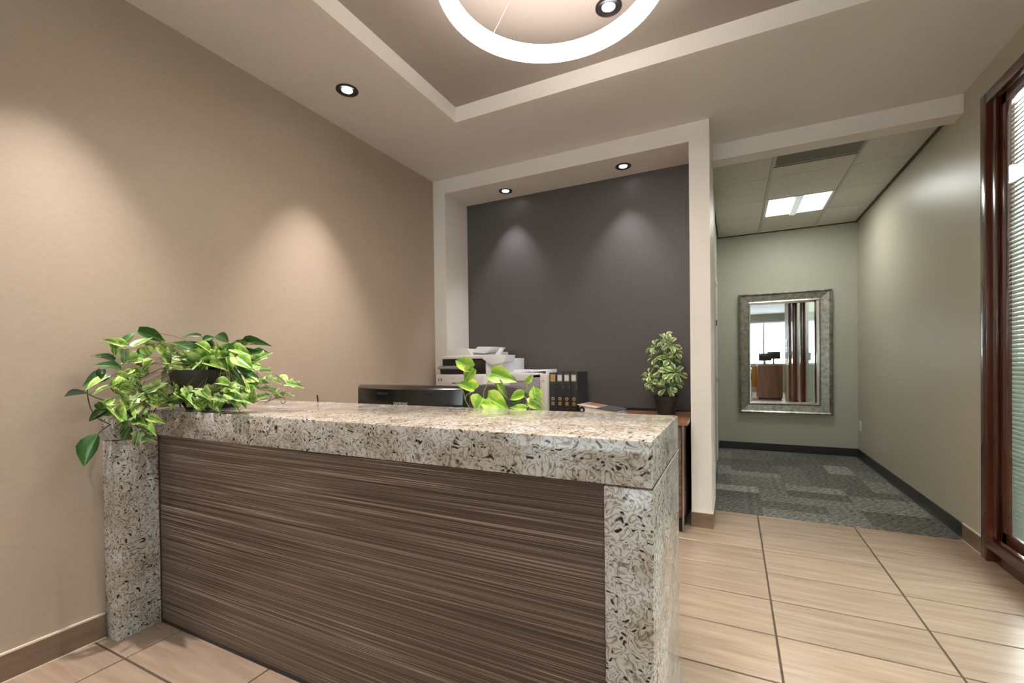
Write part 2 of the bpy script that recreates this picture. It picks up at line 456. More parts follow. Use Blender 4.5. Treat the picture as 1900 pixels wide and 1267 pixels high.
struct('wall_right', MB().box(XR, XR + 0.14, 3.655, 6.85, 0, ZC).box(XR, XR + 0.14, -0.75, 3.655, 2.735, ZC), M['wall_right'])
struct('wall_office', MB().box(XR, XR + 0.14, -1.9, -0.75, 0, ZC), M['wall_hall'])
struct('wall_rear', MB().box(XL, XREAR, YREAR - 0.15, YREAR, 0, 1.0).box(XL, XREAR, YREAR - 0.15, YREAR, 2.62, ZC).box(XL, -2.1, YREAR - 0.15, YREAR, 1.0, 2.62).box(2.6, XREAR, YREAR - 0.15, YREAR, 1.0, 2.62), M['wall_hall'])
struct('wall_office_side', MB().box(XREAR, XREAR + 0.1, YREAR, -1.9, 0, ZC).box(XR + 0.14, XREAR, -2.0, -1.9, 0, ZC), M['wall_hall'])
dj = struct('door_1', bx(-0.24, -0.20, 5.12, 5.90, 0.0, 2.08), M['white_warm'])
MB().box(-0.206, -0.170, 5.08, 5.13, 0, 2.13).box(-0.206, -0.170, 5.89, 5.94, 0, 2.13).box(-0.206, -0.170, 5.08, 5.94, 2.08, 2.13).build('door_frame', M['cream'], dj)
MB().lathe([(0.012, 0), (0.012, 0.03), (0.027, 0.035), (0.027, 0.06), (0.01, 0.066)], n=16).build('door_handle', M['steel'], dj, smooth=True, local=True).matrix_local = Matrix.Translation((-0.20, 5.2, 1.0)) @ Matrix.Rotation(math.pi / 2, 4, 'Y')

# ---- soffit ceiling with a raised tray
X0, X1, Y0, Y1 = -1.752, 0.86, 0.55, 2.7025
ZT = 3.01
struct('ceiling', MB().box(XL, X0 - 0.03, YREAR, 4.1, ZC, ZC + 0.02).box(X1 + 0.03, XREAR, YREAR, 4.1, ZC, ZC + 0.02).box(X0 - 0.03, X1 + 0.03, Y1 + 0.03, 4.1, ZC, ZC + 0.02).box(X0 - 0.03, X1 + 0.03, YREAR, Y0 - 0.03, ZC, ZC + 0.02), M['soffit'])
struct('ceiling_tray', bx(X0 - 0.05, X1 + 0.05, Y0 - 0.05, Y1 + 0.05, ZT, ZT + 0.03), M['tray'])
struct('trim_4', MB().box(X0 - 0.03, X0, Y0 - 0.03, Y1 + 0.03, ZC, ZT).box(X1, X1 + 0.03, Y0 - 0.03, Y1 + 0.03, ZC, ZT).box(X0, X1, Y1, Y1 + 0.03, ZC, ZT).box(X0, X1, Y0 - 0.03, Y0, ZC, ZT), M['cream'])

# ---- hallway lay-in ceiling: grid bars and one mesh per tile
ZH = 2.853
ch = struct('ceiling_hallway', bx(-0.30, XR, 4.05, 6.75, ZH + 0.012, ZH + 0.04), M['tbar_dark'])
cols = [(-0.176, 0.300), (0.318, 0.912), (0.930, XR - 0.018)]
rows = [(4.074, 4.135), (4.150, 4.742), (4.756, 5.362), (5.376, 6.010), (6.024, 6.630), (6.644, 6.71)]
def ctile(x0, x1, y0, y1):
    struct('ceiling_tile', bx(x0 + 0.003, x1 - 0.003, y0 + 0.002, y1 - 0.002, ZH - 0.002, ZH + 0.010), M['ceil_tile'], 0.002, ch)
for ci, (x0, x1) in enumerate(cols):
    for ri, (y0, y1) in enumerate(rows):
        if ci == 1 and ri == 3: continue
        if ci == 1 and ri == 1: ctile(x0, x1, 4.15, 4.235); ctile(x0, x1, 4.495, y1); continue
        ctile(x0, x1, y0, y1)
for x in (0.309, 0.921): struct('grid_bar', bx(x - 0.011, x + 0.011, 4.07, 6.72, ZH - 0.006, ZH + 0.012), M['tbar'], 0, ch)
for y in (4.142, 4.749, 5.369, 6.017, 6.637):
    struct('grid_bar', bx(-0.18, XR, y - 0.006, y + 0.006, ZH - 0.003, ZH + 0.012), M['ceil_tile'], 0, ch)
struct('edge_trim', MB().box(XR - 0.020, XR, 4.07, 6.72, ZH - 0.012, ZH + 0.012).box(-0.18, XR, 6.70, 6.72, ZH - 0.012, ZH + 0.012).box(-0.20, -0.178, 4.2, 6.72, ZH - 0.012, ZH + 0.012), M['tbar_dark'], 0, ch)

# ---- baseboards
struct('baseboard_left', bx(XL, XL + 0.010, -1.0, 0.978, 0, 0.105), M['base_tile'])
struct('trim_5', MB().box(XL, XL + 0.011, -1.0, 0.978, 0.105, 0.112).box(XL + 0.010, XL + 0.0125, -1.0, 0.978, 0.0, 0.004), M['caulk'])
struct('baseboard_pillar', MB().box(-0.281, -0.136, YB - 0.009, YB, 0, 0.105).box(-0.144, -0.136, YB, 3.938, 0, 0.105), M['base_tile'])
struct('trim_6', MB().box(-0.281, -0.135, YB - 0.010, YB, 0.105, 0.111).box(-0.144, -0.135, YB, 3.938, 0.105, 0.111), M['caulk'])
struct('baseboard_right', bx(XR - 0.009, XR, 3.655, 3.938, 0, 0.105), M['base_tile'])
struct('trim_7', MB().box(XR - 0.011, XR, 3.655, 3.938, 0.105, 0.112).box(XR - 0.012, XR - 0.009, 3.655, 3.938, 0.0, 0.004), M['caulk'])
struct('baseboard_hallway_right', bx(XR - 0.008, XR, 3.938, 6.72, 0.004, 0.105), M['black_rubber'])
struct('baseboard_hallway_end', bx(-0.186, XR - 0.008, 6.712, 6.72, 0.004, 0.105), M['black_rubber'])
struct('baseboard_hallway_left', MB().box(-0.162, -0.154, 4.20, 5.08, 0.004, 0.105).box(-0.186, -0.178, 5.94, 6.712, 0.004, 0.105), M['black_rubber'])
struct('trim_8', MB().box(XR - 0.020, XR - 0.008, 3.938, 6.712, 0.0, 0.007).box(-0.178, XR - 0.02, 6.700, 6.712, 0.0, 0.007), M['steel'])

# ---- glazed timber screen on the right with venetian blinds
win = struct('window_1', MB().box(XR - 0.022, XR + 0.10, 3.585, 3.655, 0, 2.735).box(XR - 0.022, XR + 0.10, -0.75, 3.585, 2.670, 2.735).box(XR - 0.022, XR + 0.10, -0.75, -0.69, 0, 2.67), M['cherry'], 0.003)
struct('sill', bx(XR - 0.030, XR + 0.10, -0.69, 3.585, 0.086, 0.146), M['cherry'], 0.003, win)
struct('kick_panel', bx(XR + 0.012, XR + 0.08, -0.69, 3.585, 0.0, 0.086), M['cherry'], 0, win)
for y0, y1 in ((2.02, 3.545), (0.62, 2.02), (-0.69, 0.62)):
    struct('sash', MB().box(XR + 0.006, XR + 0.030, y1 - 0.105, y1, 0.150, 2.665).box(XR + 0.006, XR + 0.030, y0, y0 + 0.060, 0.150, 2.665)
           .box(XR + 0.006, XR + 0.030, y0 + 0.06, y1 - 0.06, 2.600, 2.665).box(XR + 0.006, XR + 0.030, y0 + 0.06, y1 - 0.06, 0.150, 0.215), M['cherry'], 0.003, win)
    struct('mullion', bx(XR - (0.010 if y1 > 3 else 0.065), XR + 0.006, y1 - 0.040, y1 + 0.006, 0.146, 2.67), M['cherry'], 0.002, win)
    struct('glass', bx(XR + 0.012, XR + 0.018, y0 + 0.05, y1 - 0.05, 0.20, 2.61), M['glass'], 0, win)
    mb = MB()
    for k in range(96):
        z = 0.205 + k * 0.025
        mb.box(-0.0140, 0.0140, y0 + 0.012, y1 + 0.036, -0.0006, 0.0006, Matrix.Translation((XR + 0.046, 0, z)) @ Matrix.Rotation(math.radians(-58), 4, 'Y'))
    s = mb.build('blind_slats', M['slat'], win); s['kind'] = 'stuff'
    struct('blind_headrail', bx(XR + 0.032, XR + 0.060, y0 + 0.012, y1 + 0.036, 2.610, 2.640), M['white'], 0.002, win)

# ---- rear window of the office behind the camera (seen in the mirror)
w2 = struct('window_2', MB().box(-2.1, 2.6, YREAR - 0.08, YREAR + 0.02, 1.0, 1.05).box(-2.1, 2.6, YREAR - 0.08, YREAR + 0.02, 2.57, 2.62), M['white'])
for x in (-2.1, -0.55, 1.0, 2.55): struct('window_mullion', bx(x, x + 0.05, YREAR - 0.08, YREAR + 0.02, 1.05, 2.57), M['white'], 0, w2)
for x in (-2.05, -0.5, 1.05):
    struct('roller_shade', bx(x + 0.01, x + 1.49, YREAR - 0.02, YREAR - 0.018, 1.36, 2.57), M['shade'], 0, w2)
    struct('glass', bx(x, x + 1.5, YREAR - 0.06, YREAR - 0.054, 1.05, 2.57), M['glass'], 0, w2)

# ================================================================== RECEPTION DESK
desk = thing('reception_desk', 'granite topped reception desk with dark striped wood front panel', 'desk', (-1.3, 1.4, 0))
MB().box(-2.428, -0.182, 1.150, 1.730, 0.880, 1.000).build('stone_top', M['granite'], desk, 0.006)
MB().box(XL + 0.002, -2.430, 0.982, 1.730, 0.880, 1.000).build('stone_return', M['granite'], desk, 0.004)
MB().box(XL + 0.002, -2.424, 0.982, 1.152, 0.0, 0.878).build('stone_pier', M['granite'], desk, 0.003)
MB().box(-0.306, -0.182, 1.150, 1.730, 0.0, 0.877).build('stone_leg', M['granite'], desk, 0.004)
MB().box(-2.422, -0.3075, 1.156, 1.180, 0.004, 0.878).build('front_panel', M['desk_wood'], desk)
MB().box(-2.422, -0.308, 1.152, 1.157, 0.0, 0.010).build('plinth_strip', M['black'], desk)
MB().box(-0.181, -0.1805, 1.154, 1.726, 0.8765, 0.8805).build('joint_line', M['caulk'], desk)
MB().box(-2.428, -0.31, 1.70, 2.13, 0.715, 0.745).build('work_surface', M['cred_top'], desk, 0.003)
MB().box(-2.428, -0.31, 1.69, 1.71, 0.745, 0.880).build('back_panel', M['desk_wood'], desk)
MB().box(-0.34, -0.31, 1.735, 2.12, 0.0, 0.715).build('end_panel', M['desk_wood'], desk)

# ================================================================== CREDENZA IN THE NICHE
cr = thing('credenza', 'low walnut credenza with a red-brown top built along the niche', 'cabinet', (-1.35, 3.55, 0))
MB().box(-2.515, -0.285, 3.270, 3.480, 0.755, 0.785).box(-2.387, -0.2855, 3.480, 3.866, 0.755, 0.785).build('top', M['cred_top'], cr)
MB().box(-2.386, -0.2855, 3.846, 3.867, 0.786, 0.806).build('backsplash', M['black'], cr)
MB().box(-2.510, -0.318, 3.335, 3.478, 0.100, 0.754).box(-2.38, -0.318, 3.478, 3.86, 0.100, 0.754).build('body', M['cred_wood'], cr)
MB().box(-2.505, -0.330, 3.335, 3.478, 0.0, 0.099).box(-2.38, -0.322, 3.478, 3.86, 0.0, 0.099).build('toe_kick', M['black'], cr)
MB().box(-0.326, -0.315, 3.309, 3.334, 0.0, 0.754).build('edge_trim', M['steel'], cr)
for k in range(5):
    x0 = -2.505 + k * 0.4358; d = MB().box(x0, x0 + 0.432, 3.311, 3.333, 0.104, 0.750).build('door', M['cred_wood'], cr, 0.002)
    MB().box(x0 + 0.36, x0 + 0.372, 3.292, 3.311, 0.52, 0.66).build('handle', M['steel'], d, 0.002)

# ================================================================== RING PENDANT
RC = (-0.665, 1.758)
rg = thing('ring_pendant', 'large glowing white ring pendant lamp hung in the ceiling tray', 'lamp', (RC[0], RC[1], 2.75))
MB().ring(RC, 0.4265, 0.4735, 2.762, 2.766).build('ring_diffuser', M['glow_ring'], rg)
MB().ring(RC, 0.4740, 0.4770, 2.750, 2.810).build('ring_skirt', M['glow_skirt'], rg)
MB().ring(RC, 0.4230, 0.4260, 2.750, 2.810).build('ring_skirt', M['glow_skirt'], rg)
MB().ring(RC, 0.4265, 0.4735, 2.800, 2.812).build('top_diffuser', M['glow_top'], rg)
MB().lathe([(0.07, 0), (0.07, 0.02)], (RC[0], RC[1], ZT - 0.0205), 32).build('canopy', M['white_warm'], rg, 0.002)
for a in (152, 32, 272):
    p = (RC[0] + 0.425 * math.cos(math.radians(a)), RC[1] + 0.425 * math.sin(math.radians(a)), 2.817)
    MB().tube([p, (RC[0] + 0.05 * math.cos(math.radians(a)), RC[1] + 0.05 * math.sin(math.radians(a)), ZT - 0.018)], 0.0013, 6).build('suspension_wire', M['wire'], rg)

# ================================================================== RECESSED DOWNLIGHTS
def downlight(x, y, z, label, power, r=0.066, group='recessed downlights', size=64, blend=0.9, tgt=None, col=(1.0, 0.93, 0.90)):
    t = thing('downlight', label, 'light', (x, y, z), group)
    MB().lathe([(r, 0.0), (r, -0.006), (r * 0.86, -0.008), (r * 0.78, -0.004), (r * 0.55, -0.002), (r * 0.55, 0.0)], (x, y, z), 40).build('trim_ring', M['bronze'], t, smooth=True)
    MB().lathe([(r * 0.50, -0.0035), (r * 0.46, -0.0055)], (x, y, z), 32).build('lamp_lens', M['glow_lamp'], t, smooth=True)
    spot('downlight_beam', (x, y, z - 0.02), power, tgt or (x, y, 0), size, blend, 0.022, col, t)
downlight(-2.14, 2.075, ZC, 'dark-rimmed round downlight in the soffit above the beige left wall', SPOT_W * 1.3)
downlight(-0.56, 2.301, ZT, 'dark-rimmed round downlight up in the tray beside the ring lamp', SPOT_W * 0.6)
downlight(-1.862, 3.689, ZN, 'small downlight in the niche soffit, nearer the beige wall', NICHE_W, 0.062, 'niche downlights', 74, 0.8, col=(0.97, 0.93, 1.0))
downlight(-0.788, 3.672, ZN, 'small downlight in the niche soffit, nearer the white pillar', NICHE_W, 0.062, 'niche downlights', 74, 0.8, col=(0.97, 0.93, 1.0))
# unseen downlights: the first read from its wall scallop, the others added for light
for x, y, z, p, lab in ((-2.14, 0.80, ZC, 1.3, 'round downlight by the beige wall ahead of the planter'), (-2.14, -0.48, ZC, 1.3, 'added unseen downlight by the beige wall level with the camera'),
                        (-0.56, 0.95, ZT, 0.6, 'added unseen downlight up in the tray on the camera side of the ring'), (1.05, 0.5, ZC, 0.5, 'added unseen downlight in the soffit beside the timber screen'),
                        (-0.9, -0.6, ZC, 0.8, 'added unseen downlight behind the camera, nearer the beige wall'), (0.4, -0.6, ZC, 0.8, 'added unseen downlight behind the camera, nearer the timber screen')):
    downlight(x, y, z, lab, SPOT_W * p, group='ceiling downlights on the visitor side')

# ================================================================== HALLWAY TROFFER AND VENT
tf = thing('ceiling_troffer', 'bright square fluorescent troffer set in the hallway ceiling grid', 'light', (0.615, 5.69, ZH))
MB().box(0.320, 0.344, 5.378, 6.008, ZH - 0.004, ZH + 0.010).box(0.886, 0.910, 5.378, 6.008, ZH - 0.004, ZH + 0.010).box(0.344, 0.886, 5.378, 5.40, ZH - 0.004, ZH + 0.010).box(0.344, 0.886, 5.986, 6.008, ZH - 0.004, ZH + 0.010).build('frame', M['white'], tf)
for x0, x1 in ((0.346, 0.567), (0.655, 0.884)): MB().box(x0, x1, 5.402, 5.984, ZH + 0.001, ZH + 0.008).build('lens', M['glow_troffer'], tf)
MB().prism([(0.569, ZH), (0.578, ZH - 0.020), (0.611, ZH - 0.030), (0.644, ZH - 0.020), (0.653, ZH)], 'y', 5.402, 5.984).build('centre_basket', M['glow_basket'], tf)
vt = thing('air_vent', 'grey linear air return slot in the hallway ceiling', 'vent', (0.615, 4.36, ZH))
MB().box(0.330, 0.905, 4.255, 4.470, ZH - 0.001, ZH + 0.008).build('grille', M['vent_dark'], vt)
MB().box(0.318, 0.330, 4.240, 4.490, ZH - 0.006, ZH + 0.008).box(0.905, 0.916, 4.240, 4.490, ZH - 0.006, ZH + 0.008).box(0.330, 0.905, 4.240, 4.255, ZH - 0.006, ZH + 0.008).box(0.330, 0.905, 4.470, 4.478, ZH - 0.006, ZH + 0.008).build('frame', M['tbar'], vt)
MB().box(0.322, 0.912, 4.479, 4.492, ZH - 0.008, ZH + 0.004).build('shadow_gap', M['tbar_dark'], vt)

# ================================================================== MIRROR AT THE END OF THE HALLWAY
mi = thing('wall_mirror', 'tall silver framed mirror with beaded edge on the hallway end wall', 'mirror', (0.578, 6.69, 1.28))
ox0, ox1, oz0, oz1 = 0.066, 1.092, 0.502, 2.058
ix0, ix1, iz0, iz1 = 0.190, 0.955, 0.628, 1.938
def rail(pts_out, pts_in, name):
    # a sloped moulding: outer edge proud, inner edge set back
    bm = bmesh.new(); sec = [(0.0, 6.716), (0.0, 6.672), (0.14, 6.664), (0.26, 6.676), (0.86, 6.694), (1.0, 6.688), (1.0, 6.716)]
    R = []
    for a, b in zip(pts_out, pts_in):
        R.append([bm.verts.new((a[0] + (b[0] - a[0]) * t, y, a[1] + (b[1] - a[1]) * t)) for t, y in sec])
    n = len(sec)
    for i in range(n): bm.faces.new((R[0][i], R[0][(i + 1) % n], R[1][(i + 1) % n], R[1][i]))
    bm.faces.new(R[0][::-1]); bm.faces.new(R[1])
    m = MB(); m.bm.free(); m.bm = bm
    return m.build(name, M['silver'], mi)
O = [(ox0, oz0), (ox1, oz0), (ox1, oz1), (ox0, oz1)]; I = [(ix0, iz0), (ix1, iz0), (ix1, iz1), (ix0, iz1)]
for k in range(4): rail((O[k], O[(k + 1) % 4]), (I[k], I[(k + 1) % 4]), 'frame_rail')
MB().box(ix0 - 0.004, ix1 + 0.004, 6.702, 6.712, iz0 - 0.004, iz1 + 0.004).build('mirror_glass', M['mirror'], mi)
mb = MB(); bw = 0.026
for (xa, za), (xb, zb) in ((I[0], I[1]), (I[1], I[2]), (I[2], I[3]), (I[3], I[0])):
    cx, cz = (ix0 + ix1) / 2, (iz0 + iz1) / 2
    def inn(x, z): return (x + (bw if x < cx else -bw), z + (bw if z < cz else -bw))
    a, b = (xa, za), (xb, zb); c, d = inn(*b), inn(*a)
    mb.bm.faces.new([mb.bm.verts.new(v) for v in ((a[0], 6.7018, a[1]), (b[0], 6.7018, b[1]), (c[0], 6.7000, c[1]), (d[0], 6.7000, d[1]))])
mb.build('bevelled_border', M['mirror'], mi)
mb = MB(); bead = []
def beads(x0, z0, x1, z1):
    L = math.hypot(x1 - x0, z1 - z0); n = int(L / 0.019)
    for i in range(n + 1):
        t = i / n; x, z = x0 + (x1 - x0) * t, z0 + (z1 - z0) * t
        bmesh.ops.create_icosphere(mb.bm, subdivisions=1, radius=0.0085, matrix=Matrix.Translation((x, 6.664, z)))
q = 0.011
beads(ox0 + q, oz0 + q, ox1 - q, oz0 + q); beads(ox1 - q, oz0 + q, ox1 - q, oz1 - q); beads(ox1 - q, oz1 - q, ox0 + q, oz1 - q); beads(ox0 + q, oz1 - q, ox0 + q, oz0 + q)
o = mb.build('beading', M['silver'], mi); o['kind'] = 'stuff'

# ---- small wall fittings
ou = thing('power_outlet', 'white wall outlet low on the hallway right wall near the corner', 'outlet', (XR, 6.60, 0.395))
MB().box(XR - 0.007, XR, 6.553, 6.648, 0.335, 0.458).build('cover_plate', M['white'], ou, 0.002)
for z in (0.362, 0.412): MB().box(XR - 0.010, XR - 0.006, 6.583, 6.618, z, z + 0.030).build('socket', M['white_warm'], ou, 0.001)
sw = thing('light_switch', 'small switch on the left side wall of the hallway opening', 'switch', (-0.158, 4.88, 1.565))
MB().box(-0.162, -0.154, 4.845, 4.915, 1.510, 1.625).build('cover_plate', M['white_warm'], sw, 0.002)
MB().box(-0.155, -0.144, 4.868, 4.892, 1.540, 1.595).build('rocker', M['bronze'], sw, 0.002)

# ================================================================== MONITOR, CHAIR, PEN BEHIND THE COUNTER
mo = thing('monitor', 'black computer monitor seen from behind over the stone counter', 'monitor', (-1.53, 1.86, 0.745))
n = 12; bm = bmesh.new(); A, B, A2, B2 = [], [], [], []
for i in range(n + 1):
    t = i / n; x = -1.880 + 0.70 * t; s = (2 * t - 1)
    bulge = 0.040 * (1 - s * s)
    A.append(bm.verts.new((x, 1.880 - bulge, 1.086))); A2.append(bm.verts.new((x + 0.006 * -s, 1.862 - bulge * 1.1, 1.072 - 0.004 * (1 - s * s))))
    B.append(bm.verts.new((x * 1.0 + (0.020 if i == 0 else (-0.0 if i < n else -0.012)), 1.845 - bulge * 1.1, 0.800)))
    B2.append(bm.verts.new((x, 1.905, 1.088)))
D2 = [bm.verts.new((v.co.x, 1.905, 0.795)) for v in B2]
for i in range(n):
    bm.faces.new((B2[i], B2[i + 1], A[i + 1], A[i])); bm.faces.new((A[i], A[i + 1], A2[i + 1], A2[i])); bm.faces.new((A2[i], A2[i + 1], B[i + 1], B[i])); bm.faces.new((B[i], B[i + 1], D2[i + 1], D2[i])); bm.faces.new((D2[i], D2[i + 1], B2[i + 1], B2[i]))
bm.faces.new((B2[0], A[0], A2[0], B[0], D2[0])); bm.faces.new((B2[n], D2[n], B[n], A2[n], A[n]))
m = MB(); m.bm.free(); m.bm = bm; m.build('back_cover', M['black_gloss'], mo, smooth=True)
MB().box(-1.862, -1.198, 1.905, 1.909, 0.815, 1.075).build('screen', M['black_gloss'], mo)
MB().box(-1.70, -1.36, 1.820, 1.826, 1.040, 1.052).build('vent_recess', M['black'], mo)
MB().box(-1.58, -1.48, 1.86, 1.90, 0.758, 0.86).build('stand_neck', M['black'], mo, 0.004)
MB().lathe([(0.13, 0), (0.13, 0.008), (0.04, 0.014)], (-1.53, 1.88, 0.7455), 32).build('stand_base', M['black'], mo, smooth=True)
fc = bpy.data.curves.new('lettering', 'FONT'); fc.body = 'SAMSUNG'; fc.size = 0.020; fc.extrude = 0.0004; fc.align_x = 'CENTER'
ft = bpy.data.objects.new('lettering', fc); C.objects.link(ft); fc.materials.append(M['white_warm'])
dg = bpy.context.evaluated_depsgraph_get(); me = bpy.data.meshes.new_from_object(ft.evaluated_get(dg)); bpy.data.objects.remove(ft)
lt = bpy.data.objects.new('lettering', me); C.objects.link(lt); lt.parent = mo
lt.matrix_local = Matrix.Translation((0.0, 1.8070 - 1.86, 0.990 - 0.745)) @ Matrix.Rotation(math.radians(86), 4, 'X')

ch2 = thing('office_chair', 'dark grey office chair back behind the counter and pothos leaves', 'chair', (-1.165, 2.45, 0))
mb = MB(); n = 14; pf = []
for k in range(n + 1):
    t = -1 + 2 * k / n; pf.append((-1.165 + 0.215 * t, 1.078 - 0.060 * abs(t) ** 4 - 0.010 * t))
out = pf + [(-0.97, 0.62), (-1.36, 0.62)]
mb.prism(out, 'y', 2.18, 2.24); mb.build('backrest', M['fabric'], ch2, 0.012)
MB().box(-1.40, -0.93, 2.21, 2.68, 0.46, 0.54).build('seat', M['fabric'], ch2, 0.03, seg=3)
MB().box(-1.195, -1.135, 2.24, 2.28, 0.42, 0.75).build('back_bar', M['black'], ch2)
MB().lathe([(0.03, 0.10), (0.03, 0.46)], (-1.165, 2.45, 0), 16).build('gas_column', M['chrome'], ch2, smooth=True)
for k in range(5):
    a = 2 * math.pi * k / 5 + 0.2; e = (-1.165 + 0.28 * math.cos(a), 2.45 + 0.28 * math.sin(a))
    lg = MB().tube([(-1.165, 2.45, 0.11), (e[0], e[1], 0.07)], 0.018, 8).build('leg', M['black'], ch2)
    MB().lathe([(0.012, -0.03), (0.025, -0.022), (0.025, 0.022), (0.012, 0.03)], (e[0], e[1], 0.0255), 12).build('caster', M['black'], lg)
pn = thing('pen_cup', 'dark pen tip standing up behind the counter by the planter', 'pen', (-2.08, 1.80, 0.745))
MB().lathe([(0.03, 0.001), (0.033, 0.10), (0.030, 0.10), (0.027, 0.006)], (-2.08, 1.80, 0.745), 20).build('cup', M['black'], pn, smooth=True)
MB().tube([(-2.078, 1.79, 0.752), (-2.110, 1.79, 1.018), (-2.113, 1.79, 1.030)], 0.0045, 8, 1).build('pen', M['black'], pn)

# ================================================================== PRINTERS
PR = thing('printer', 'white multifunction printer with black output bay at the niche corner', 'printer', (-2.06, 3.55, 0.785))
MB().box(-2.405, -1.900, 3.330, 3.78, 0.786, 1.105).box(-1.900, -1.735, 3.345, 3.78, 0.786, 1.240).box(-2.33, -1.900, 3.60, 3.78, 1.105, 1.25).build('body', M['white'], PR, 0.006)
MB().box(-2.395, -1.91, 3.322, 3.331, 0.960, 1.085).build('paper_drawer', M['white_warm'], PR, 0.003)
MB().box(-2.23, -2.05, 3.3195, 3.323, 1.022, 1.030).build('drawer_slot', M['black'], PR)
for x in (-2.375, -2.345): MB().box(x, x + 0.006, 3.319, 3.323, 1.045, 1.068).build('indicator', M['black'], PR)
MB().box(-2.345, -1.902, 3.345, 3.60, 1.106, 1.238).build('output_bay', M['black_gloss'], PR, 0.004)
MB().prism([(3.305, 1.168), (3.345, 1.180), (3.345, 1.150), (3.310, 1.150)], 'x', -2.375, -2.06).build('output_tray', M['grey_plastic'], PR, 0.003)
MB().prism([(3.310, 1.150), (3.346, 1.150), (3.346, 1.108), (3.320, 1.108)], 'x', -2.350, -2.06).build('bay_front', M['black'], PR, 0.003)
MB().prism([(3.325, 1.238), (3.325, 1.262), (3.70, 1.300), (3.78, 1.300), (3.78, 1.238)], 'x', -2.345, -1.90).build('scanner_lid', M['white_warm'], PR, 0.006)
MB().prism([(-1.925, 1.240), (-1.830, 1.180), (-1.705, 1.205), (-1.690, 1.265), (-1.925, 1.270)], 'y', 3.318, 3.50).build('control_panel', M['white'], PR, 0.004)
MB().prism([(-2.335, 1.262), (-2.315, 1.325), (-2.12, 1.330), (-2.06, 1.275), (-2.06, 1.262)], 'y', 3.40, 3.70).build('document_feeder', M['white_warm'], PR, 0.006)
MB().prism([(-2.075, 1.300), (-2.020, 1.345), (-1.870, 1.340), (-1.935, 1.290), (-1.960, 1.280)], 'y', 3.42, 3.68).build('feeder_tray', M['white'], PR, 0.003)
MB().prism([(-1.850, 1.268), (-1.806, 1.325), (-1.775, 1.325), (-1.808, 1.268)], 'y', 3.42, 3.46).build('paper_stop', M['white'], PR, 0.002)
MB().box(-1.862, -1.828, 3.340, 3.346, 1.045, 1.078).build('badge', M['grey_plastic'], PR)
P2 = thing('laser_printer', 'small grey printer with white top cover beside the black binders', 'printer', (-1.56, 3.58, 0.785))
MB().box(-1.722, -1.445, 3.46, 3.78, 0.786, 1.075).build('body', M['grey_plastic'], P2, 0.006)
MB().box(-1.444, -1.385, 3.45, 3.78, 0.786, 1.100).build('side_column', M['white_warm'], P2, 0.004)
MB().prism([(-1.724, 1.118), (-1.724, 1.090), (-1.690, 1.090), (-1.655, 1.045), (-1.575, 1.045), (-1.530, 1.090), (-1.446, 1.096), (-1.446, 1.108)], 'y', 3.445, 3.78).build('top_cover', M['white'], P2, 0.003)
MB().box(-1.720, -1.450, 3.454, 3.461, 0.80, 1.036).build('front_panel', M['grey_plastic'], P2, 0.002)
MB().prism([(-1.72, 1.112), (-1.72, 1.138), (-1.580, 1.135), (-1.555, 1.122)], 'y', 3.52, 3.75).build('output_tray', M['white'], P2, 0.002)
MB().prism([(-1.555, 1.118), (-1.535, 1.136), (-1.405, 1.138), (-1.405, 1.090), (-1.420, 1.090), (-1.420, 1.126)], 'y', 3.52, 3.75).build('paper_flap', M['white'], P2, 0.002)
MB().box(-1.425, -1.405, 3.446, 3.451, 1.040, 1.050).build('badge', M['grey_plastic'], P2)

# ================================================================== LEVER ARCH BINDERS
cardm = [mat('card_%s' % k, c, 0.6) for k, c in (('orange', (0.50, 0.24, 0.06)), ('blue_white', (0.58, 0.64, 0.66)), ('pink_white', (0.66, 0.60, 0.60)), ('green_white', (0.58, 0.62, 0.48)))]
blab = ['black lever arch binder with an orange spine card, beside the printer', 'black lever arch binder with bluish white spine card, second from the printer',
        'black lever arch binder with pinkish white spine card, third from the printer', 'black lever arch binder with pale green card, nearest the lying binder']
for k in range(4):
    x0 = -1.378 + k * 0.0605; x1 = x0 + 0.0585; y0 = 3.50; dz = (-0.004, 0.0, -0.002, 0.0)[k]
    b = thing('binder', blab[k], 'binder', (x0 + 0.03, 3.64, 0.785), 'black binders standing on the credenza')
    MB().box(x0, x1, y0, y0 + 0.004, 0.786, 1.116 + dz).build('spine', M['binder'], b, 0.001)
    MB().box(x0, x0 + 0.003, y0 + 0.004, 3.785, 0.786, 1.116 + dz).build('cover', M['binder'], b)
    MB().box(x1 - 0.003, x1, y0 + 0.004, 3.785, 0.786, 1.116 + dz).build('cover', M['binder'], b)
    MB().box(x0 + 0.006, x1 - 0.006, y0 + 0.03, 3.775, 0.792, 1.100).build('pages', M['paper'], b)
    MB().box(x0 + 0.009, x1 - 0.009, y0 - 0.0012, y0, 1.040, 1.096).build('card_holder', M['gold'] if k == 0 else M['grey_plastic'], b)
    MB().box(x0 + 0.013, x1 - 0.012, y0 - 0.0020, y0 - 0.0012, 1.048, 1.090).build('spine_card', cardm[k], b)
    rm = MB(); rm.ring((0, 0), 0.007, 0.0135, 0, 0.0014, 24)
    r = rm.build('finger_ring', M['gold'], b, local=True); r.matrix_local = Matrix.Translation((0.0, y0 - 3.64, 0.112)) @ Matrix.Rotation(math.pi / 2, 4, 'X')
    MB().box(x0 + 0.016, x1 - 0.016, y0 - 0.0012, y0, 0.842, 0.872).build('spine_emblem', M['brass'], b)
    MB().box(x1 - 0.004, x1 - 0.0005, y0 - 0.001, y0, 0.985, 0.998).build('rivet', M['steel'], b)

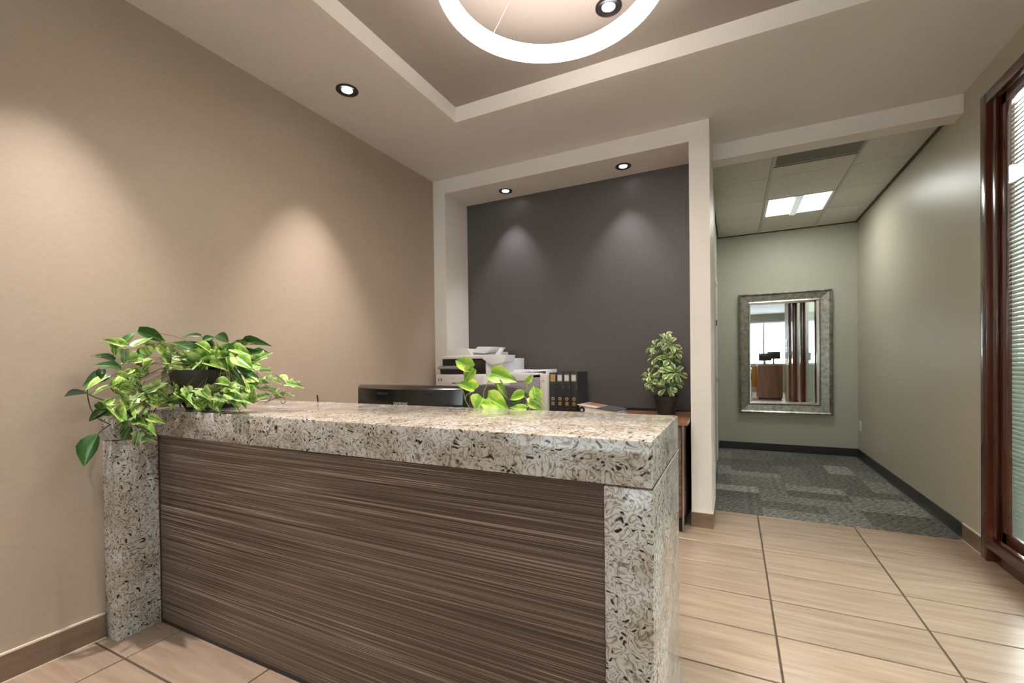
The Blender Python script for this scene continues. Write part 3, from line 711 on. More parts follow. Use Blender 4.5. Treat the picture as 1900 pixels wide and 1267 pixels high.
lb = thing('lying_binder', 'white and grey ring binder lying flat on the credenza', 'binder', (-0.95, 3.55, 0.785))
R = Matrix.Translation((-0.95, 3.56, 0.786)) @ Matrix.Rotation(math.radians(-7), 4, 'Z')
def rbuild(mb, name, mm, bev=0.0):
    for v in mb.bm.verts: v.co = R @ v.co
    return mb.build(name, mm, lb, bev)
rbuild(MB().box(-0.16, 0.165, -0.125, 0.125, 0.0, 0.003), 'bottom_cover', M['paper'])
rbuild(MB().prism([(-0.150, 0.003), (-0.150, 0.066), (0.150, 0.030), (0.150, 0.003)], 'y', -0.115, 0.115), 'pages', M['paper'])
rbuild(MB().prism([(-0.165, 0.072), (0.000, 0.052), (0.000, 0.048), (-0.165, 0.068)], 'y', -0.125, 0.125), 'top_cover', M['white_warm'])
rbuild(MB().prism([(0.000, 0.052), (0.165, 0.034), (0.165, 0.030), (0.000, 0.048)], 'y', -0.125, 0.125), 'grey_cover_half', mat('slate_cover', (0.09, 0.10, 0.12), 0.4))
rbuild(MB().prism([(-0.150, 0.0712), (-0.005, 0.0535), (-0.005, 0.0530), (-0.150, 0.0705)], 'y', -0.03, 0.120), 'orange_print', mat('orange_print', (0.42, 0.20, 0.11), 0.5))
rbuild(MB().prism([(-0.166, 0.0), (-0.172, 0.02), (-0.172, 0.052), (-0.166, 0.070), (-0.162, 0.070), (-0.162, 0.0)], 'y', -0.125, 0.125), 'spine', M['black'])
rm = MB(); rm.ring((0, 0), 0.012, 0.026, -0.004, 0.004, 24); r = rm.build('ring_mechanism', M['black'], lb, local=True)
r.matrix_local = Matrix.Translation(R @ Vector((-0.125, -0.118, 0.030)) - Vector((-0.95, 3.55, 0.785))) @ Matrix.Rotation(math.pi / 2, 4, 'X')

# ================================================================== PLANTS
def leaf_mesh(name, rows, m, fold, droop, wave=0.0):
    # rows: (t along the leaf, half width 0..0.5, t shift of the edge); midrib plus two edges and two half-way lines
    bm = bmesh.new(); V = []
    for k, (t, hw, sh) in enumerate(rows):
        z = -droop * t * t
        wv = wave * (1 if k % 2 else -1)
        V.append([bm.verts.new((-hw, t + sh, z + fold * hw + wv)), bm.verts.new((-hw * 0.5, t + sh * 0.4, z + fold * hw * 0.62)), bm.verts.new((0, t, z)),
                  bm.verts.new((hw * 0.5, t + sh * 0.4, z + fold * hw * 0.62)), bm.verts.new((hw, t + sh, z + fold * hw - wv))])
    for a, b in zip(V, V[1:]):
        for i in range(4):
            try: bm.faces.new((a[i], a[i + 1], b[i + 1], b[i]))
            except Exception: pass
    bmesh.ops.remove_doubles(bm, verts=bm.verts, dist=1e-5)
    me = bpy.data.meshes.new(name); bm.to_mesh(me); bm.free(); me.materials.append(m)
    me.polygons.foreach_set('use_smooth', [True] * len(me.polygons))
    return me
HEART = [(0.0, 0.02, 0), (0.03, 0.30, -0.10), (0.16, 0.46, -0.04), (0.34, 0.50, 0), (0.56, 0.40, 0), (0.78, 0.22, 0), (0.92, 0.09, 0), (1.0, 0.004, 0)]
IVY = [(0.0, 0.02, 0), (0.02, 0.24, -0.08), (0.20, 0.50, -0.06), (0.30, 0.30, 0.02), (0.44, 0.30, 0.06), (0.52, 0.42, 0.16), (0.66, 0.20, 0.02), (0.85, 0.10, 0), (1.0, 0.004, 0)]
LANCE = [(0.0, 0.02, 0), (0.10, 0.26, 0), (0.28, 0.45, 0), (0.48, 0.50, 0), (0.68, 0.38, 0), (0.86, 0.18, 0), (1.0, 0.004, 0)]
OBOV = [(0.0, 0.02, 0), (0.25, 0.20, 0), (0.5, 0.40, 0), (0.72, 0.50, 0), (0.88, 0.40, 0), (0.97, 0.20, 0), (1.0, 0.03, 0)]
LM = {'p': [leaf_mesh('leaf', HEART, M['leaf_p'], f, d) for f, d in ((0.35, 0.12), (0.55, 0.22), (0.2, 0.05))],
      'i': [leaf_mesh('leaf', IVY, M['leaf_i'], f, d) for f, d in ((0.25, 0.10), (0.45, 0.20))],
      'd': [leaf_mesh('leaf', HEART, M['leaf_d'], f, d) for f, d in ((0.3, 0.10), (0.5, 0.2))] + [leaf_mesh('leaf', LANCE, M['leaf_d'], 0.4, 0.15)],
      'e': [leaf_mesh('leaf', LANCE, M['leaf_e'], 0.4, 0.1)],
      'm': [leaf_mesh('leaf', HEART, M['leaf_m'], f, d, 0.01) for f, d in ((0.30, 0.12), (0.5, 0.2))],
      's': [leaf_mesh('leaflet', OBOV, M['leaf_s'], f, d) for f, d in ((0.3, 0.10), (0.45, 0.2))]}

def place_leaf(parent, p0, p1, width, kind, roll, nrm, name='leaf'):
    p0, p1 = Vector(p0), Vector(p1); d = p1 - p0; L = d.length; d.normalize()
    n = Vector(nrm); n = n - d * n.dot(d)
    if n.length < 1e-3: n = d.orthogonal()
    n.normalize(); n = Matrix.Rotation(roll, 3, d) @ n
    x = d.cross(n)
    o = bpy.data.objects.new(name, random.choice(LM[kind])); C.objects.link(o); o.parent = parent
    B = Matrix((x, d, n)).transposed().to_4x4()
    o.matrix_local = Matrix.Translation(p0 - world_loc(parent)) @ B @ Matrix.Diagonal((width, L, L, 1))
    return o

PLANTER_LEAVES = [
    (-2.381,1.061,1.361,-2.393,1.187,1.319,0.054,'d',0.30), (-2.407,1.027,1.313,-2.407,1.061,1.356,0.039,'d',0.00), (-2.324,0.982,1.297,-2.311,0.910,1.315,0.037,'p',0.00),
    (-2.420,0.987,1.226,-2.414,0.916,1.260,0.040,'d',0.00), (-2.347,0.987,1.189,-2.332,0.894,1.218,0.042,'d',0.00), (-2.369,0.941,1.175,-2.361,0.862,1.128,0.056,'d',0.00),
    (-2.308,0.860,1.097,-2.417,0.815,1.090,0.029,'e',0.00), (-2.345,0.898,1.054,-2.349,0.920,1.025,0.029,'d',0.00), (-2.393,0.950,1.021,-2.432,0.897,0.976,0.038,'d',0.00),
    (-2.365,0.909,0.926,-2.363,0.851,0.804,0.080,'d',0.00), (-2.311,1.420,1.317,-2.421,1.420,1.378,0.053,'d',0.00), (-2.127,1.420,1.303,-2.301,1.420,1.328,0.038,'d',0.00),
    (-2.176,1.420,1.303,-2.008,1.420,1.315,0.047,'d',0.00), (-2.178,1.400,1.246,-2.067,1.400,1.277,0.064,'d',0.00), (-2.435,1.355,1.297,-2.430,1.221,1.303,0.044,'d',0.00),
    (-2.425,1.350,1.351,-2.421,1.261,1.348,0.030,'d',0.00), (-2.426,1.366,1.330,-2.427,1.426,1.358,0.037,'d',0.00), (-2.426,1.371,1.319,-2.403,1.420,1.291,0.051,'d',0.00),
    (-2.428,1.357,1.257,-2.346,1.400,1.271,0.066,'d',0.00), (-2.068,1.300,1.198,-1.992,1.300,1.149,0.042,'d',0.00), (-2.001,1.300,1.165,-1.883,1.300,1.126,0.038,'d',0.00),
    (-2.427,1.200,1.290,-2.424,1.134,1.288,0.052,'d',0.00), (-2.424,1.279,1.278,-2.427,1.333,1.257,0.055,'d',0.00), (-2.370,1.060,1.254,-2.374,1.117,1.280,0.051,'d',0.00),
    (-2.284,0.895,1.193,-2.285,0.890,1.153,0.034,'d',0.00), (-2.322,0.948,1.308,-2.325,0.956,1.247,0.038,'p',-0.28), (-2.362,0.976,1.310,-2.370,1.037,1.288,0.042,'p',0.08),
    (-2.297,1.007,1.288,-2.307,1.084,1.335,0.046,'p',-0.45), (-2.417,1.104,1.310,-2.421,1.138,1.255,0.065,'p',-0.36), (-2.410,1.146,1.328,-2.413,1.194,1.323,0.037,'p',0.32),
    (-2.371,1.009,1.278,-2.374,1.004,1.213,0.046,'p',0.14), (-2.428,1.096,1.242,-2.424,1.019,1.226,0.065,'p',-0.44), (-2.369,1.035,1.191,-2.366,0.996,1.164,0.044,'p',0.18),
    (-2.365,1.036,1.200,-2.370,1.061,1.137,0.050,'p',0.09), (-2.332,1.063,1.203,-2.335,1.076,1.155,0.040,'i',0.29), (-2.361,1.133,1.303,-2.368,1.191,1.255,0.061,'p',0.07),
    (-2.403,1.230,1.242,-2.401,1.214,1.289,0.053,'p',0.23), (-2.173,1.220,1.238,-2.400,1.249,1.184,0.098,'i',-0.38), (-2.382,1.200,1.198,-2.422,1.157,1.138,0.080,'i',0.26),
    (-2.157,1.220,1.212,-2.222,1.219,1.157,0.062,'i',-0.46), (-2.252,1.300,1.233,-2.067,1.310,1.214,0.091,'p',0.26), (-2.231,1.300,1.192,-2.081,1.304,1.171,0.070,'p',0.38),
    (-2.358,1.400,1.264,-2.230,1.389,1.314,0.056,'p',0.20), (-2.056,1.300,1.243,-1.959,1.306,1.190,0.077,'p',0.08), (-2.108,1.280,1.251,-2.074,1.277,1.165,0.076,'p',0.34),
    (-2.323,0.960,1.168,-2.332,1.013,1.145,0.041,'p',-0.03), (-2.320,0.920,1.161,-2.310,0.850,1.115,0.047,'p',0.20), (-2.387,0.958,1.120,-2.382,0.898,1.088,0.044,'p',0.32),
    (-2.435,1.010,1.113,-2.438,1.058,1.076,0.046,'p',0.17), (-2.422,1.027,1.078,-2.422,1.062,1.120,0.044,'i',-0.33), (-2.419,1.058,1.133,-2.419,1.104,1.083,0.051,'i',0.27),
    (-2.311,1.057,1.091,-2.322,1.152,1.136,0.068,'i',-0.11), (-2.360,1.096,1.126,-2.318,1.155,1.049,0.076,'i',-0.05), (-2.305,1.004,1.055,-2.311,1.054,1.094,0.046,'i',0.32),
    (-2.392,1.121,1.072,-2.366,1.157,1.021,0.051,'p',-0.08), (-2.425,1.211,1.116,-2.392,1.263,1.135,0.049,'i',0.46), (-2.379,1.200,1.094,-2.228,1.181,1.068,0.061,'i',-0.27),
    (-2.270,1.200,1.053,-2.151,1.199,1.088,0.058,'i',0.09), (-2.376,1.170,1.013,-2.181,1.156,1.061,0.056,'p',-0.50), (-2.184,1.180,1.016,-2.041,1.172,1.063,0.060,'p',0.07),
    (-2.258,1.170,1.059,-2.336,1.197,1.008,0.050,'p',0.19), (-2.193,1.220,1.105,-2.072,1.221,1.084,0.062,'i',0.12), (-2.096,1.200,1.035,-1.999,1.211,1.071,0.058,'p',-0.45),
    (-2.170,1.270,1.139,-2.033,1.294,1.165,0.075,'i',0.28), (-2.126,1.250,1.121,-2.037,1.272,1.104,0.064,'i',0.30), (-1.959,1.220,1.068,-1.906,1.214,1.036,0.072,'p',-0.10),
    (-1.924,1.220,1.087,-1.799,1.196,1.044,0.065,'p',0.13), (-1.848,1.220,1.049,-1.784,1.194,1.100,0.046,'p',-0.43), (-1.951,1.270,1.140,-1.872,1.253,1.083,0.075,'p',-0.34),
    (-1.947,1.300,1.114,-1.826,1.290,1.137,0.063,'i',-0.45), (-1.899,1.300,1.092,-1.707,1.270,1.088,0.056,'i',-0.35), (-1.969,1.350,1.170,-1.842,1.326,1.178,0.043,'i',-0.14),
    (-1.887,1.320,1.136,-1.744,1.292,1.131,0.046,'i',0.37), (-1.801,1.320,1.149,-1.741,1.327,1.130,0.050,'p',-0.35), (-1.750,1.330,1.120,-1.638,1.315,1.110,0.050,'i',-0.15),
    (-1.739,1.300,1.082,-1.662,1.292,1.063,0.042,'i',-0.38), (-1.794,1.300,1.066,-1.748,1.321,1.084,0.035,'i',0.49), (-1.851,1.260,1.061,-1.763,1.258,1.079,0.041,'i',-0.02),
    (-2.383,0.967,1.016,-2.246,0.955,0.976,0.057,'p',-0.40), (-2.241,0.970,0.980,-2.355,0.956,0.946,0.057,'p',0.33), (-2.235,0.960,0.964,-2.260,0.931,0.914,0.046,'d',0.45),
    (-2.242,0.970,0.956,-2.271,0.949,0.893,0.042,'d',0.04), (-2.305,0.996,1.016,-2.313,1.052,1.041,0.043,'p',0.48), (-2.256,1.030,0.996,-2.388,1.034,0.966,0.044,'i',-0.24),
    (-2.338,1.020,0.982,-2.203,1.000,0.963,0.060,'i',0.27), (-2.411,1.074,1.021,-2.396,1.117,1.033,0.040,'p',-0.17), (-2.313,1.035,1.006,-2.315,1.058,1.041,0.050,'i',0.48),
    (-2.261,1.000,0.915,-2.166,1.018,0.893,0.059,'i',0.32), (-2.226,0.990,0.931,-2.228,0.974,0.867,0.050,'i',0.02), (-2.248,1.020,0.931,-2.115,0.992,0.948,0.038,'p',-0.47),
    (-2.281,0.952,1.074,-2.288,0.984,1.039,0.041,'p',0.19), (-2.264,0.894,1.057,-2.272,0.934,1.076,0.029,'p',0.44), (-2.403,0.968,1.022,-2.405,1.004,1.037,0.042,'p',-0.14),
    (-2.404,1.010,1.148,-2.403,0.979,1.094,0.043,'p',-0.30), (-2.310,1.042,1.160,-2.303,0.998,1.167,0.039,'p',0.40), (-2.320,1.091,1.228,-2.315,1.045,1.191,0.047,'p',0.15),
    (-2.308,1.118,1.253,-2.317,1.168,1.214,0.048,'p',0.16), (-2.424,1.292,1.292,-2.427,1.326,1.236,0.062,'p',0.25), (-2.236,1.270,1.159,-2.157,1.269,1.133,0.054,'i',-0.32),
    (-2.012,1.200,1.068,-1.981,1.217,1.037,0.051,'i',-0.17), (-2.237,1.220,1.134,-2.317,1.238,1.092,0.052,'i',0.47), (-2.308,1.098,1.037,-2.301,1.051,1.054,0.047,'p',-0.10),
    (-2.423,1.081,1.087,-2.425,1.081,1.036,0.046,'p',-0.33), (-2.079,1.300,1.158,-1.986,1.279,1.108,0.070,'p',0.40), (-2.052,1.330,1.184,-2.018,1.348,1.163,0.050,'p',-0.35),
    (-2.207,1.360,1.226,-2.138,1.380,1.252,0.058,'p',0.48), (-2.166,1.180,1.060,-2.120,1.189,1.022,0.051,'p',-0.15), (-2.437,1.045,1.127,-2.435,1.008,1.142,0.045,'p',-0.37),
    (-2.347,1.180,1.056,-2.371,1.145,1.064,0.057,'i',0.15), (-2.336,1.230,1.120,-2.292,1.256,1.105,0.053,'i',-0.07), (-2.092,1.238,1.275,-2.122,1.240,1.238,0.055,'i',0.33),
    (-2.031,1.180,1.042,-1.997,1.182,1.005,0.057,'p',0.02), (-2.166,1.140,1.108,-2.147,1.144,1.074,0.048,'p',-0.17), (-2.321,1.002,1.025,-2.315,0.960,1.016,0.039,'p',0.06),
    (-2.370,1.197,1.240,-2.364,1.134,1.236,0.050,'i',-0.25), (-2.164,1.334,1.206,-2.130,1.330,1.164,0.055,'i',-0.43), (-2.301,1.072,1.065,-2.307,1.110,1.040,0.050,'i',0.38),
    (-1.874,1.169,1.091,-1.818,1.199,1.088,0.044,'i',-0.10), (-2.269,1.162,1.115,-2.306,1.152,1.079,0.054,'i',0.12), (-1.900,1.198,1.054,-1.815,1.185,1.035,0.043,'p',-0.37),
    (-1.878,1.156,1.055,-1.779,1.131,1.024,0.051,'i',-0.44), (-2.363,1.001,1.159,-2.360,0.964,1.127,0.036,'p',0.36), (-2.118,1.156,1.039,-2.099,1.184,1.006,0.045,'p',-0.24),
    (-1.891,1.172,1.070,-1.853,1.163,1.035,0.054,'i',-0.48), (-2.345,1.072,1.058,-2.349,1.092,1.017,0.053,'p',0.15), (-2.278,1.037,0.988,-2.246,1.031,0.955,0.039,'p',-0.15),
    (-2.439,1.136,1.050,-2.442,1.159,1.016,0.055,'i',0.19), (-2.335,1.162,1.123,-2.395,1.159,1.075,0.047,'p',-0.19), (-2.267,1.170,1.077,-2.272,1.189,1.034,0.041,'i',-0.36),
    (-2.293,0.966,1.119,-2.303,1.019,1.091,0.047,'p',0.22), (-2.269,1.149,1.029,-2.317,1.163,0.981,0.041,'i',0.31), (-2.340,1.002,1.015,-2.345,1.026,0.975,0.049,'p',-0.46),
    (-2.334,1.147,1.255,-2.284,1.178,1.249,0.045,'i',0.30), (-2.341,1.008,1.048,-2.314,0.992,1.014,0.036,'i',0.26), (-2.374,1.009,1.011,-2.232,0.984,1.000,0.036,'p',-0.35),
    (-2.354,0.976,1.067,-2.344,1.012,1.051,0.045,'p',-0.21), (-2.247,1.194,1.111,-2.186,1.181,1.063,0.060,'p',-0.42), (-2.260,1.046,0.983,-2.110,1.025,0.969,0.038,'p',0.02),
    (-1.999,1.193,1.077,-2.014,1.187,1.043,0.059,'i',-0.34), (-2.349,1.309,1.262,-2.388,1.279,1.240,0.048,'i',0.25), (-2.425,1.072,1.210,-2.428,1.112,1.187,0.044,'i',0.37),
    (-2.164,1.242,1.213,-2.037,1.227,1.198,0.056,'p',-0.23), (-2.312,0.942,1.107,-2.321,0.984,1.074,0.042,'p',-0.45), (-1.983,1.157,1.068,-1.871,1.152,1.057,0.043,'i',-0.22),
    (-2.005,1.164,1.066,-1.965,1.144,1.029,0.053,'p',-0.34), (-1.877,1.153,1.084,-1.794,1.156,1.059,0.049,'p',-0.26), (-2.125,1.162,1.095,-2.081,1.155,1.062,0.041,'i',0.25),
    (-2.353,1.170,1.048,-2.392,1.142,1.031,0.054,'p',0.40), (-2.428,1.029,1.111,-2.430,1.071,1.102,0.043,'i',-0.01), (-2.059,1.270,1.244,-2.170,1.272,1.230,0.049,'p',0.18),
    (-2.322,1.315,1.236,-2.404,1.299,1.225,0.047,'p',0.42), (-2.405,0.999,1.149,-2.403,0.964,1.117,0.037,'p',0.44), (-1.982,1.172,1.126,-1.895,1.171,1.126,0.047,'p',-0.27),
    (-1.852,1.158,1.066,-1.727,1.133,1.065,0.053,'i',-0.27), (-2.298,1.182,1.074,-2.355,1.200,1.030,0.049,'p',0.24), (-1.894,1.189,1.098,-1.848,1.166,1.065,0.056,'i',0.12),
    (-2.423,1.106,1.072,-2.284,1.092,1.061,0.055,'p',0.47), (-2.304,1.069,1.091,-2.312,1.115,1.056,0.054,'p',-0.31), (-2.365,0.939,1.052,-2.362,0.908,1.029,0.035,'p',-0.42),
    (-2.372,1.257,1.225,-2.311,1.230,1.184,0.060,'p',-0.03), (-1.882,1.162,1.110,-1.782,1.134,1.094,0.048,'i',-0.47), (-1.919,1.185,1.102,-1.829,1.171,1.083,0.047,'p',0.22),
    (-2.346,1.170,1.122,-2.314,1.205,1.097,0.059,'p',-0.39), (-2.032,1.195,1.050,-2.031,1.213,1.017,0.051,'p',0.24), (-2.160,1.249,1.238,-2.204,1.250,1.201,0.059,'p',-0.11),
    (-2.246,1.169,1.061,-2.394,1.198,1.044,0.049,'p',-0.24), (-2.176,1.167,1.057,-2.195,1.182,1.014,0.052,'p',0.35), (-2.401,0.966,1.015,-2.397,0.925,1.004,0.045,'p',-0.31),
    (-1.860,1.144,1.112,-1.877,1.153,1.076,0.050,'p',0.49), (-2.238,1.190,1.043,-2.117,1.163,1.031,0.047,'p',0.10), (-2.341,1.068,1.290,-2.345,1.093,1.251,0.051,'p',0.10),
    (-2.241,1.152,1.111,-2.283,1.171,1.064,0.052,'p',0.32), (-2.225,1.145,1.066,-2.080,1.121,1.063,0.049,'i',-0.10), (-2.320,1.018,1.155,-2.319,1.001,1.119,0.040,'i',-0.45),
    (-2.313,1.155,1.297,-2.317,1.176,1.254,0.048,'i',-0.49), (-1.998,1.193,1.087,-2.094,1.201,1.076,0.042,'p',0.41), (-2.093,1.170,1.090,-1.999,1.147,1.064,0.051,'p',-0.01),
    (-1.944,1.219,1.272,-1.851,1.225,1.253,0.052,'p',0.14), (-2.073,1.193,1.059,-2.184,1.213,1.017,0.054,'p',-0.32), (-2.240,1.163,1.074,-2.122,1.135,1.052,0.054,'p',0.06),
]
PLANTER_STEMS = [
    [(-2.460,0.912,1.109),(-2.462,0.915,1.073),(-2.464,0.925,1.024),(-2.419,0.930,0.986),(-2.312,0.930,0.964)],
    [(-2.312,0.930,0.964),(-2.372,0.930,0.943),(-2.420,0.930,0.919)],
    [(-2.465,1.056,1.062),(-2.463,1.008,1.091),(-2.462,0.993,1.111)],
    [(-2.428,1.050,1.051),(-2.357,1.050,1.037),(-2.298,1.050,1.036),(-2.254,1.050,1.006)],
    [(-2.461,0.917,1.088),(-2.463,0.943,1.071),(-2.334,0.950,1.050)],
    [(-2.424,1.100,0.930),(-2.350,1.100,0.991),(-2.325,1.100,1.018)],
    [(-2.293,1.000,0.962),(-2.248,1.000,0.946),(-2.203,1.000,0.954)],
    [(-1.890,1.280,1.040),(-1.814,1.280,1.045),(-1.758,1.280,1.062),(-1.704,1.280,1.063)],
    [(-1.832,1.280,1.060),(-1.813,1.280,1.079),(-1.795,1.280,1.061),(-1.833,1.280,1.035)],
    [(-1.730,1.280,1.069),(-1.699,1.280,1.051),(-1.718,1.280,1.036),(-1.731,1.280,1.047)],
    [(-1.965,1.300,1.191),(-1.916,1.300,1.171),(-1.927,1.300,1.146),(-1.947,1.300,1.139)],
    [(-2.464,1.122,1.137),(-2.465,1.113,1.098),(-2.466,1.128,1.070)],
    [(-2.231,1.280,1.172),(-2.198,1.280,1.139),(-2.155,1.280,1.126)],
    [(-2.461,1.099,1.203),(-2.461,1.145,1.216),(-2.463,1.216,1.215),(-2.455,1.250,1.229)],
    [(-2.046,1.220,1.034),(-1.935,1.220,1.038),(-1.830,1.220,1.047),(-1.737,1.220,1.064)],
]
POTHOS_LEAVES = [
    (-1.120,1.840,1.172,-1.222,1.840,1.223,0.061,'p',0.00), (-1.098,1.820,1.176,-1.156,1.820,1.113,0.057,'p',0.20), (-1.104,1.830,1.068,-1.205,1.830,1.116,0.069,'p',0.90),
    (-1.005,1.820,1.149,-0.878,1.820,1.119,0.074,'p',-0.20), (-0.968,1.830,1.122,-0.977,1.830,1.073,0.031,'p',0.40), (-0.951,1.800,1.117,-0.909,1.800,1.030,0.026,'p',0.80),
    (-1.012,1.760,1.040,-1.035,1.730,0.984,0.090,'p',0.00), (-1.005,1.780,1.040,-0.885,1.750,0.994,0.084,'p',0.10), (-0.830,1.800,1.054,-0.909,1.800,1.040,0.043,'p',0.40),
    (-0.842,1.850,1.112,-0.805,1.850,1.145,0.026,'p',0.90), (-0.781,1.820,1.043,-0.792,1.820,1.096,0.052,'p',0.20), (-0.778,1.830,1.048,-0.756,1.830,1.086,0.028,'p',0.50),
    (-0.791,1.770,1.028,-0.734,1.770,0.999,0.030,'p',0.60), (-0.800,1.760,0.999,-0.886,1.760,1.007,0.027,'p',0.70), (-0.810,1.820,1.048,-0.757,1.820,1.012,0.045,'p',0.20),
    (-1.021,1.840,0.986,-0.975,1.840,1.017,0.045,'d',0.30), (-0.872,1.860,1.028,-0.926,1.860,1.016,0.025,'d',0.30),
]
POTHOS_STEMS = [
    [(-1.123,1.830,0.973),(-1.129,1.830,0.985),(-1.154,1.830,1.023),(-1.166,1.830,1.067),(-1.207,1.830,1.107)],
    [(-1.154,1.830,1.026),(-1.146,1.830,1.047),(-1.104,1.830,1.068)],
    [(-1.000,1.820,1.136),(-1.011,1.820,1.123),(-1.044,1.820,1.070),(-1.047,1.820,1.035)],
    [(-0.833,1.830,1.113),(-0.829,1.830,1.082),(-0.844,1.830,1.056)],
    [(-0.844,1.830,1.052),(-0.827,1.830,1.025),(-0.813,1.830,0.981)],
    [(-0.785,1.830,1.042),(-0.816,1.830,1.041),(-0.834,1.830,1.018),(-0.838,1.830,0.980)],
    [(-0.752,1.800,1.033),(-0.736,1.800,1.012),(-0.726,1.800,0.997),(-0.766,1.800,0.992)],
    [(-1.127,1.840,1.148),(-1.143,1.840,1.121),(-1.151,1.840,1.101)],
]
WHORLS = [
    (-0.479,3.651,1.360), (-0.427,3.565,1.322), (-0.553,3.661,1.313), (-0.481,3.574,1.287), (-0.403,3.632,1.271),
    (-0.549,3.626,1.233), (-0.490,3.635,1.245), (-0.503,3.597,1.198), (-0.434,3.610,1.206), (-0.407,3.630,1.163),
    (-0.592,3.640,1.088), (-0.548,3.614,1.130), (-0.488,3.613,1.139), (-0.388,3.563,1.109), (-0.491,3.634,1.076),
    (-0.354,3.614,1.053), (-0.548,3.652,1.025), (-0.411,3.654,1.026), (-0.459,3.615,0.990), (-0.400,3.582,0.962),
    (-0.578,3.606,1.051), (-0.436,3.575,1.103),
]


TO_CAM = Vector((0.80, -0.52, 0.42))
# ---- planter on the counter corner
pl = thing('planter', 'dark bowl of trailing ivy and pothos on the counter corner', 'plant', (-2.28, 1.315, 1.0))
MB().lathe([(0.105, 0.001), (0.135, 0.05), (0.16, 0.13), (0.168, 0.185), (0.158, 0.185), (0.15, 0.15)], (-2.28, 1.315, 1.0), 40).build('bowl', M['pot'], pl, smooth=True)
MB().lathe([(0.148, 0.155), (0.02, 0.165)], (-2.28, 1.315, 1.0), 32).build('soil', M['soil'], pl)
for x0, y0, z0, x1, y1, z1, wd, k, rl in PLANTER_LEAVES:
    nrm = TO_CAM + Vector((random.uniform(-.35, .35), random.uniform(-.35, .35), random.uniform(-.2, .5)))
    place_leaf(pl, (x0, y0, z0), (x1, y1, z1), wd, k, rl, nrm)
for i, s in enumerate(PLANTER_STEMS):
    MB().tube(s, 0.0022 if i < 7 else 0.0014, 5).build('stem', M['stem'] if i < 5 else M['stem_brown'], pl)
core = Vector((-2.28, 1.33, 1.18))
for i, (x0, y0, z0, x1, y1, z1, wd, k, rl) in enumerate(PLANTER_LEAVES):
    if i % 2 == 0:
        b = Vector((x0, y0, z0)); m1 = (core + b) / 2 + Vector((0, 0, 0.05))
        if b.z < 1.0: m1 = Vector((max(b.x, -2.44), min(b.y, 1.0), 1.03))
        if b.z >= 1.0: MB().tube([core + Vector((random.uniform(-.1, .1), random.uniform(-.1, .1), 0)), m1 + Vector((0, 0.02, 0.01)), b], 0.0010, 4, 4).build('stem', M['stem_brown'], pl)
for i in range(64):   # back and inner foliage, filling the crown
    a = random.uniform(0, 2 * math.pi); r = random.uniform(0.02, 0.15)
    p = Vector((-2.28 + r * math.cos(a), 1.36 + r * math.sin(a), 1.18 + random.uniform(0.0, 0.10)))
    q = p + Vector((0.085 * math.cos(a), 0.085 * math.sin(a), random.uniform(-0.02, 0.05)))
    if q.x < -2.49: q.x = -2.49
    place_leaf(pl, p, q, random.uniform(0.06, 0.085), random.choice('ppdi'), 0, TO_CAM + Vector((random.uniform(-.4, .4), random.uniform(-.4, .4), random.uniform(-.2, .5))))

# ---- pothos behind the counter
po = thing('pothos', 'bright green pothos leaves rising behind the middle of the counter', 'plant', (-0.93, 1.84, 0.745))
MB().lathe([(0.06, 0.001), (0.075, 0.13), (0.070, 0.13), (0.06, 0.11)], (-0.93, 1.84, 0.745), 28).build('pot', M['pot'], po, smooth=True)
MB().lathe([(0.064, 0.118), (0.01, 0.122)], (-0.93, 1.84, 0.745), 24).build('soil', M['soil'], po)
for x0, y0, z0, x1, y1, z1, wd, k, rl in POTHOS_LEAVES:
    place_leaf(po, (x0, y0, z0), (x1, y1, z1), wd * 1.22, 'm' if k == 'p' else 'd', rl * 0.55, Vector((0.42, -0.86, 0.32)))
for s in POTHOS_STEMS:
    MB().tube(s, 0.0022, 5).build('stem', M['stem_green'], po)

# ---- potted schefflera on the credenza
sf = thing('potted_schefflera', 'variegated umbrella plant in a black pot at the credenza end', 'plant', (-0.468, 3.635, 0.785))
MB().lathe([(0.062, 0.001), (0.066, 0.010), (0.079, 0.105), (0.088, 0.107), (0.091, 0.145), (0.084, 0.145), (0.080, 0.125)], (-0.468, 3.635, 0.785), 36).build('pot', M['pot'], sf, smooth=True)
MB().lathe([(0.080, 0.128), (0.01, 0.134)], (-0.468, 3.635, 0.785), 28).build('soil', M['soil'], sf)
MB().tube([(-0.468, 3.635, 0.90), (-0.455, 3.64, 1.10), (-0.450, 3.64, 1.33)], 0.005, 8).build('stem', M['stem_brown'], sf)
for wc in [q for i, q in enumerate(WHORLS) if i % 4 != 3]:
    c = Vector(wc); c.y = min(c.y, 3.75); out = (c - Vector((-0.46, 3.66, c.z - 0.05))); out.z = 0.035; out = out.normalized() + Vector((0.25, -0.75, 0.35)); out.normalize()
    MB().tube([(-0.46, 3.64, max(0.93, c.z - 0.05)), (c + Vector((-0.46, 3.64, c.z))) / 2 - Vector((0, 0, 0.012)), c], 0.0016, 4, 3).build('stem', M['stem_green'], sf)
    u = out.orthogonal().normalized(); v = out.cross(u)
    for k in range(6):
        a = 2 * math.pi * k / 6 + random.uniform(-0.2, 0.2); L = random.uniform(0.068, 0.094)
        d = (u * math.cos(a) + v * math.sin(a)) * 0.92 + out * random.uniform(-0.15, 0.3)
        e = c + d.normalized() * L; e.y = min(e.y, 3.855)
        place_leaf(sf, c + d.normalized() * 0.006, e, L * 0.52, 's', random.uniform(-.3, .3), out + Vector((0, 0, 0.3)), 'leaflet')

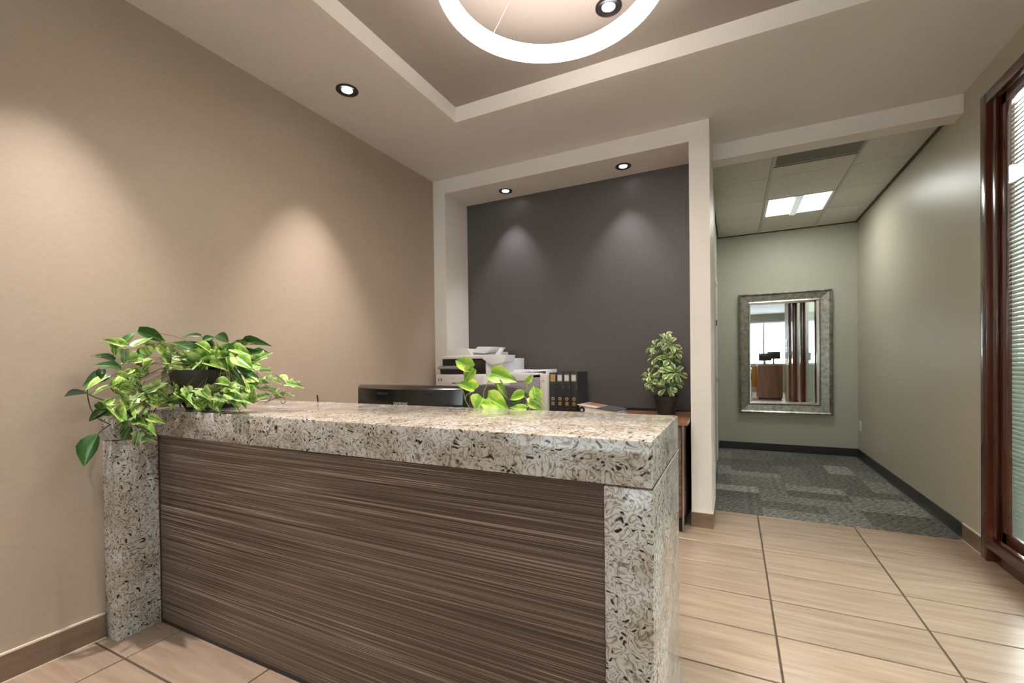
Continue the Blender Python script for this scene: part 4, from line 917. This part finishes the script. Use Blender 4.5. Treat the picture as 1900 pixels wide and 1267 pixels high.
# ================================================================== OFFICE SEEN IN THE MIRROR
od = thing('office_cabinet', 'walnut office cabinet with a stone-grey top reflected in the mirror', 'cabinet', (1.0, -2.3, 0))
MB().box(0.66, 1.30, -2.55, -2.05, 0.05, 1.02).build('body', M['office_wood'], od)
MB().box(0.64, 1.32, -2.57, -2.03, 1.02, 1.05).build('top', M['grey_plastic'], od, 0.003)
MB().box(0.68, 1.28, -2.53, -2.09, 0.0, 0.05).build('plinth', M['black'], od)
ob = thing('oak_cabinet', 'honey oak side cabinet reflected at the mirror edge', 'cabinet', (0.48, -3.0, 0))
MB().box(0.40, 0.72, -3.35, -2.95, 0.32, 1.0).build('body', M['oak'], ob, 0.003)
MB().box(0.42, 0.46, -3.33, -2.97, 0.0, 0.32).build('leg', M['oak'], ob); MB().box(0.66, 0.70, -3.33, -2.97, 0.0, 0.32).build('leg', M['oak'], ob)
for k, (x, y) in enumerate(((0.86, -2.25), (1.10, -2.42))):
    t = thing('office_monitor', ('black monitor on the reflected walnut cabinet, lower one' , 'black monitor on the reflected walnut cabinet, higher one')[k], 'monitor', (x, y, 1.05), 'monitors on the reflected cabinet')
    h = 1.16 + 0.05 * k
    MB().box(x - 0.17, x + 0.17, y - 0.02, y + 0.01, h, h + 0.22).build('screen', M['black_gloss'], t, 0.004)
    MB().box(x - 0.02, x + 0.02, y - 0.015, y + 0.005, 1.06, h).build('stand_neck', M['black'], t)
    MB().box(x - 0.09, x + 0.09, y - 0.07, y + 0.06, 1.0505, 1.06).build('stand_base', M['black'], t)
pc = thing('paper_stack', 'loose papers on the reflected walnut cabinet', 'papers', (1.2, -2.15, 1.05))
MB().box(1.14, 1.29, -2.20, -2.06, 1.0505, 1.075).build('sheets', M['paper'], pc)
for k, z in enumerate((1.30, 1.62)):
    t = thing('picture_frame', ('small framed print on the office wall, lower one', 'small framed print on the office wall, upper one')[k], 'picture', (XR, -1.3, z), 'framed prints on the office wall')
    MB().box(XR - 0.015, XR, -1.55, -1.10, z - 0.13, z + 0.13).build('frame', M['white'], t, 0.003)
    MB().box(XR - 0.017, XR - 0.014, -1.51, -1.14, z - 0.09, z + 0.09).build('print', M['grey_plastic'], t)
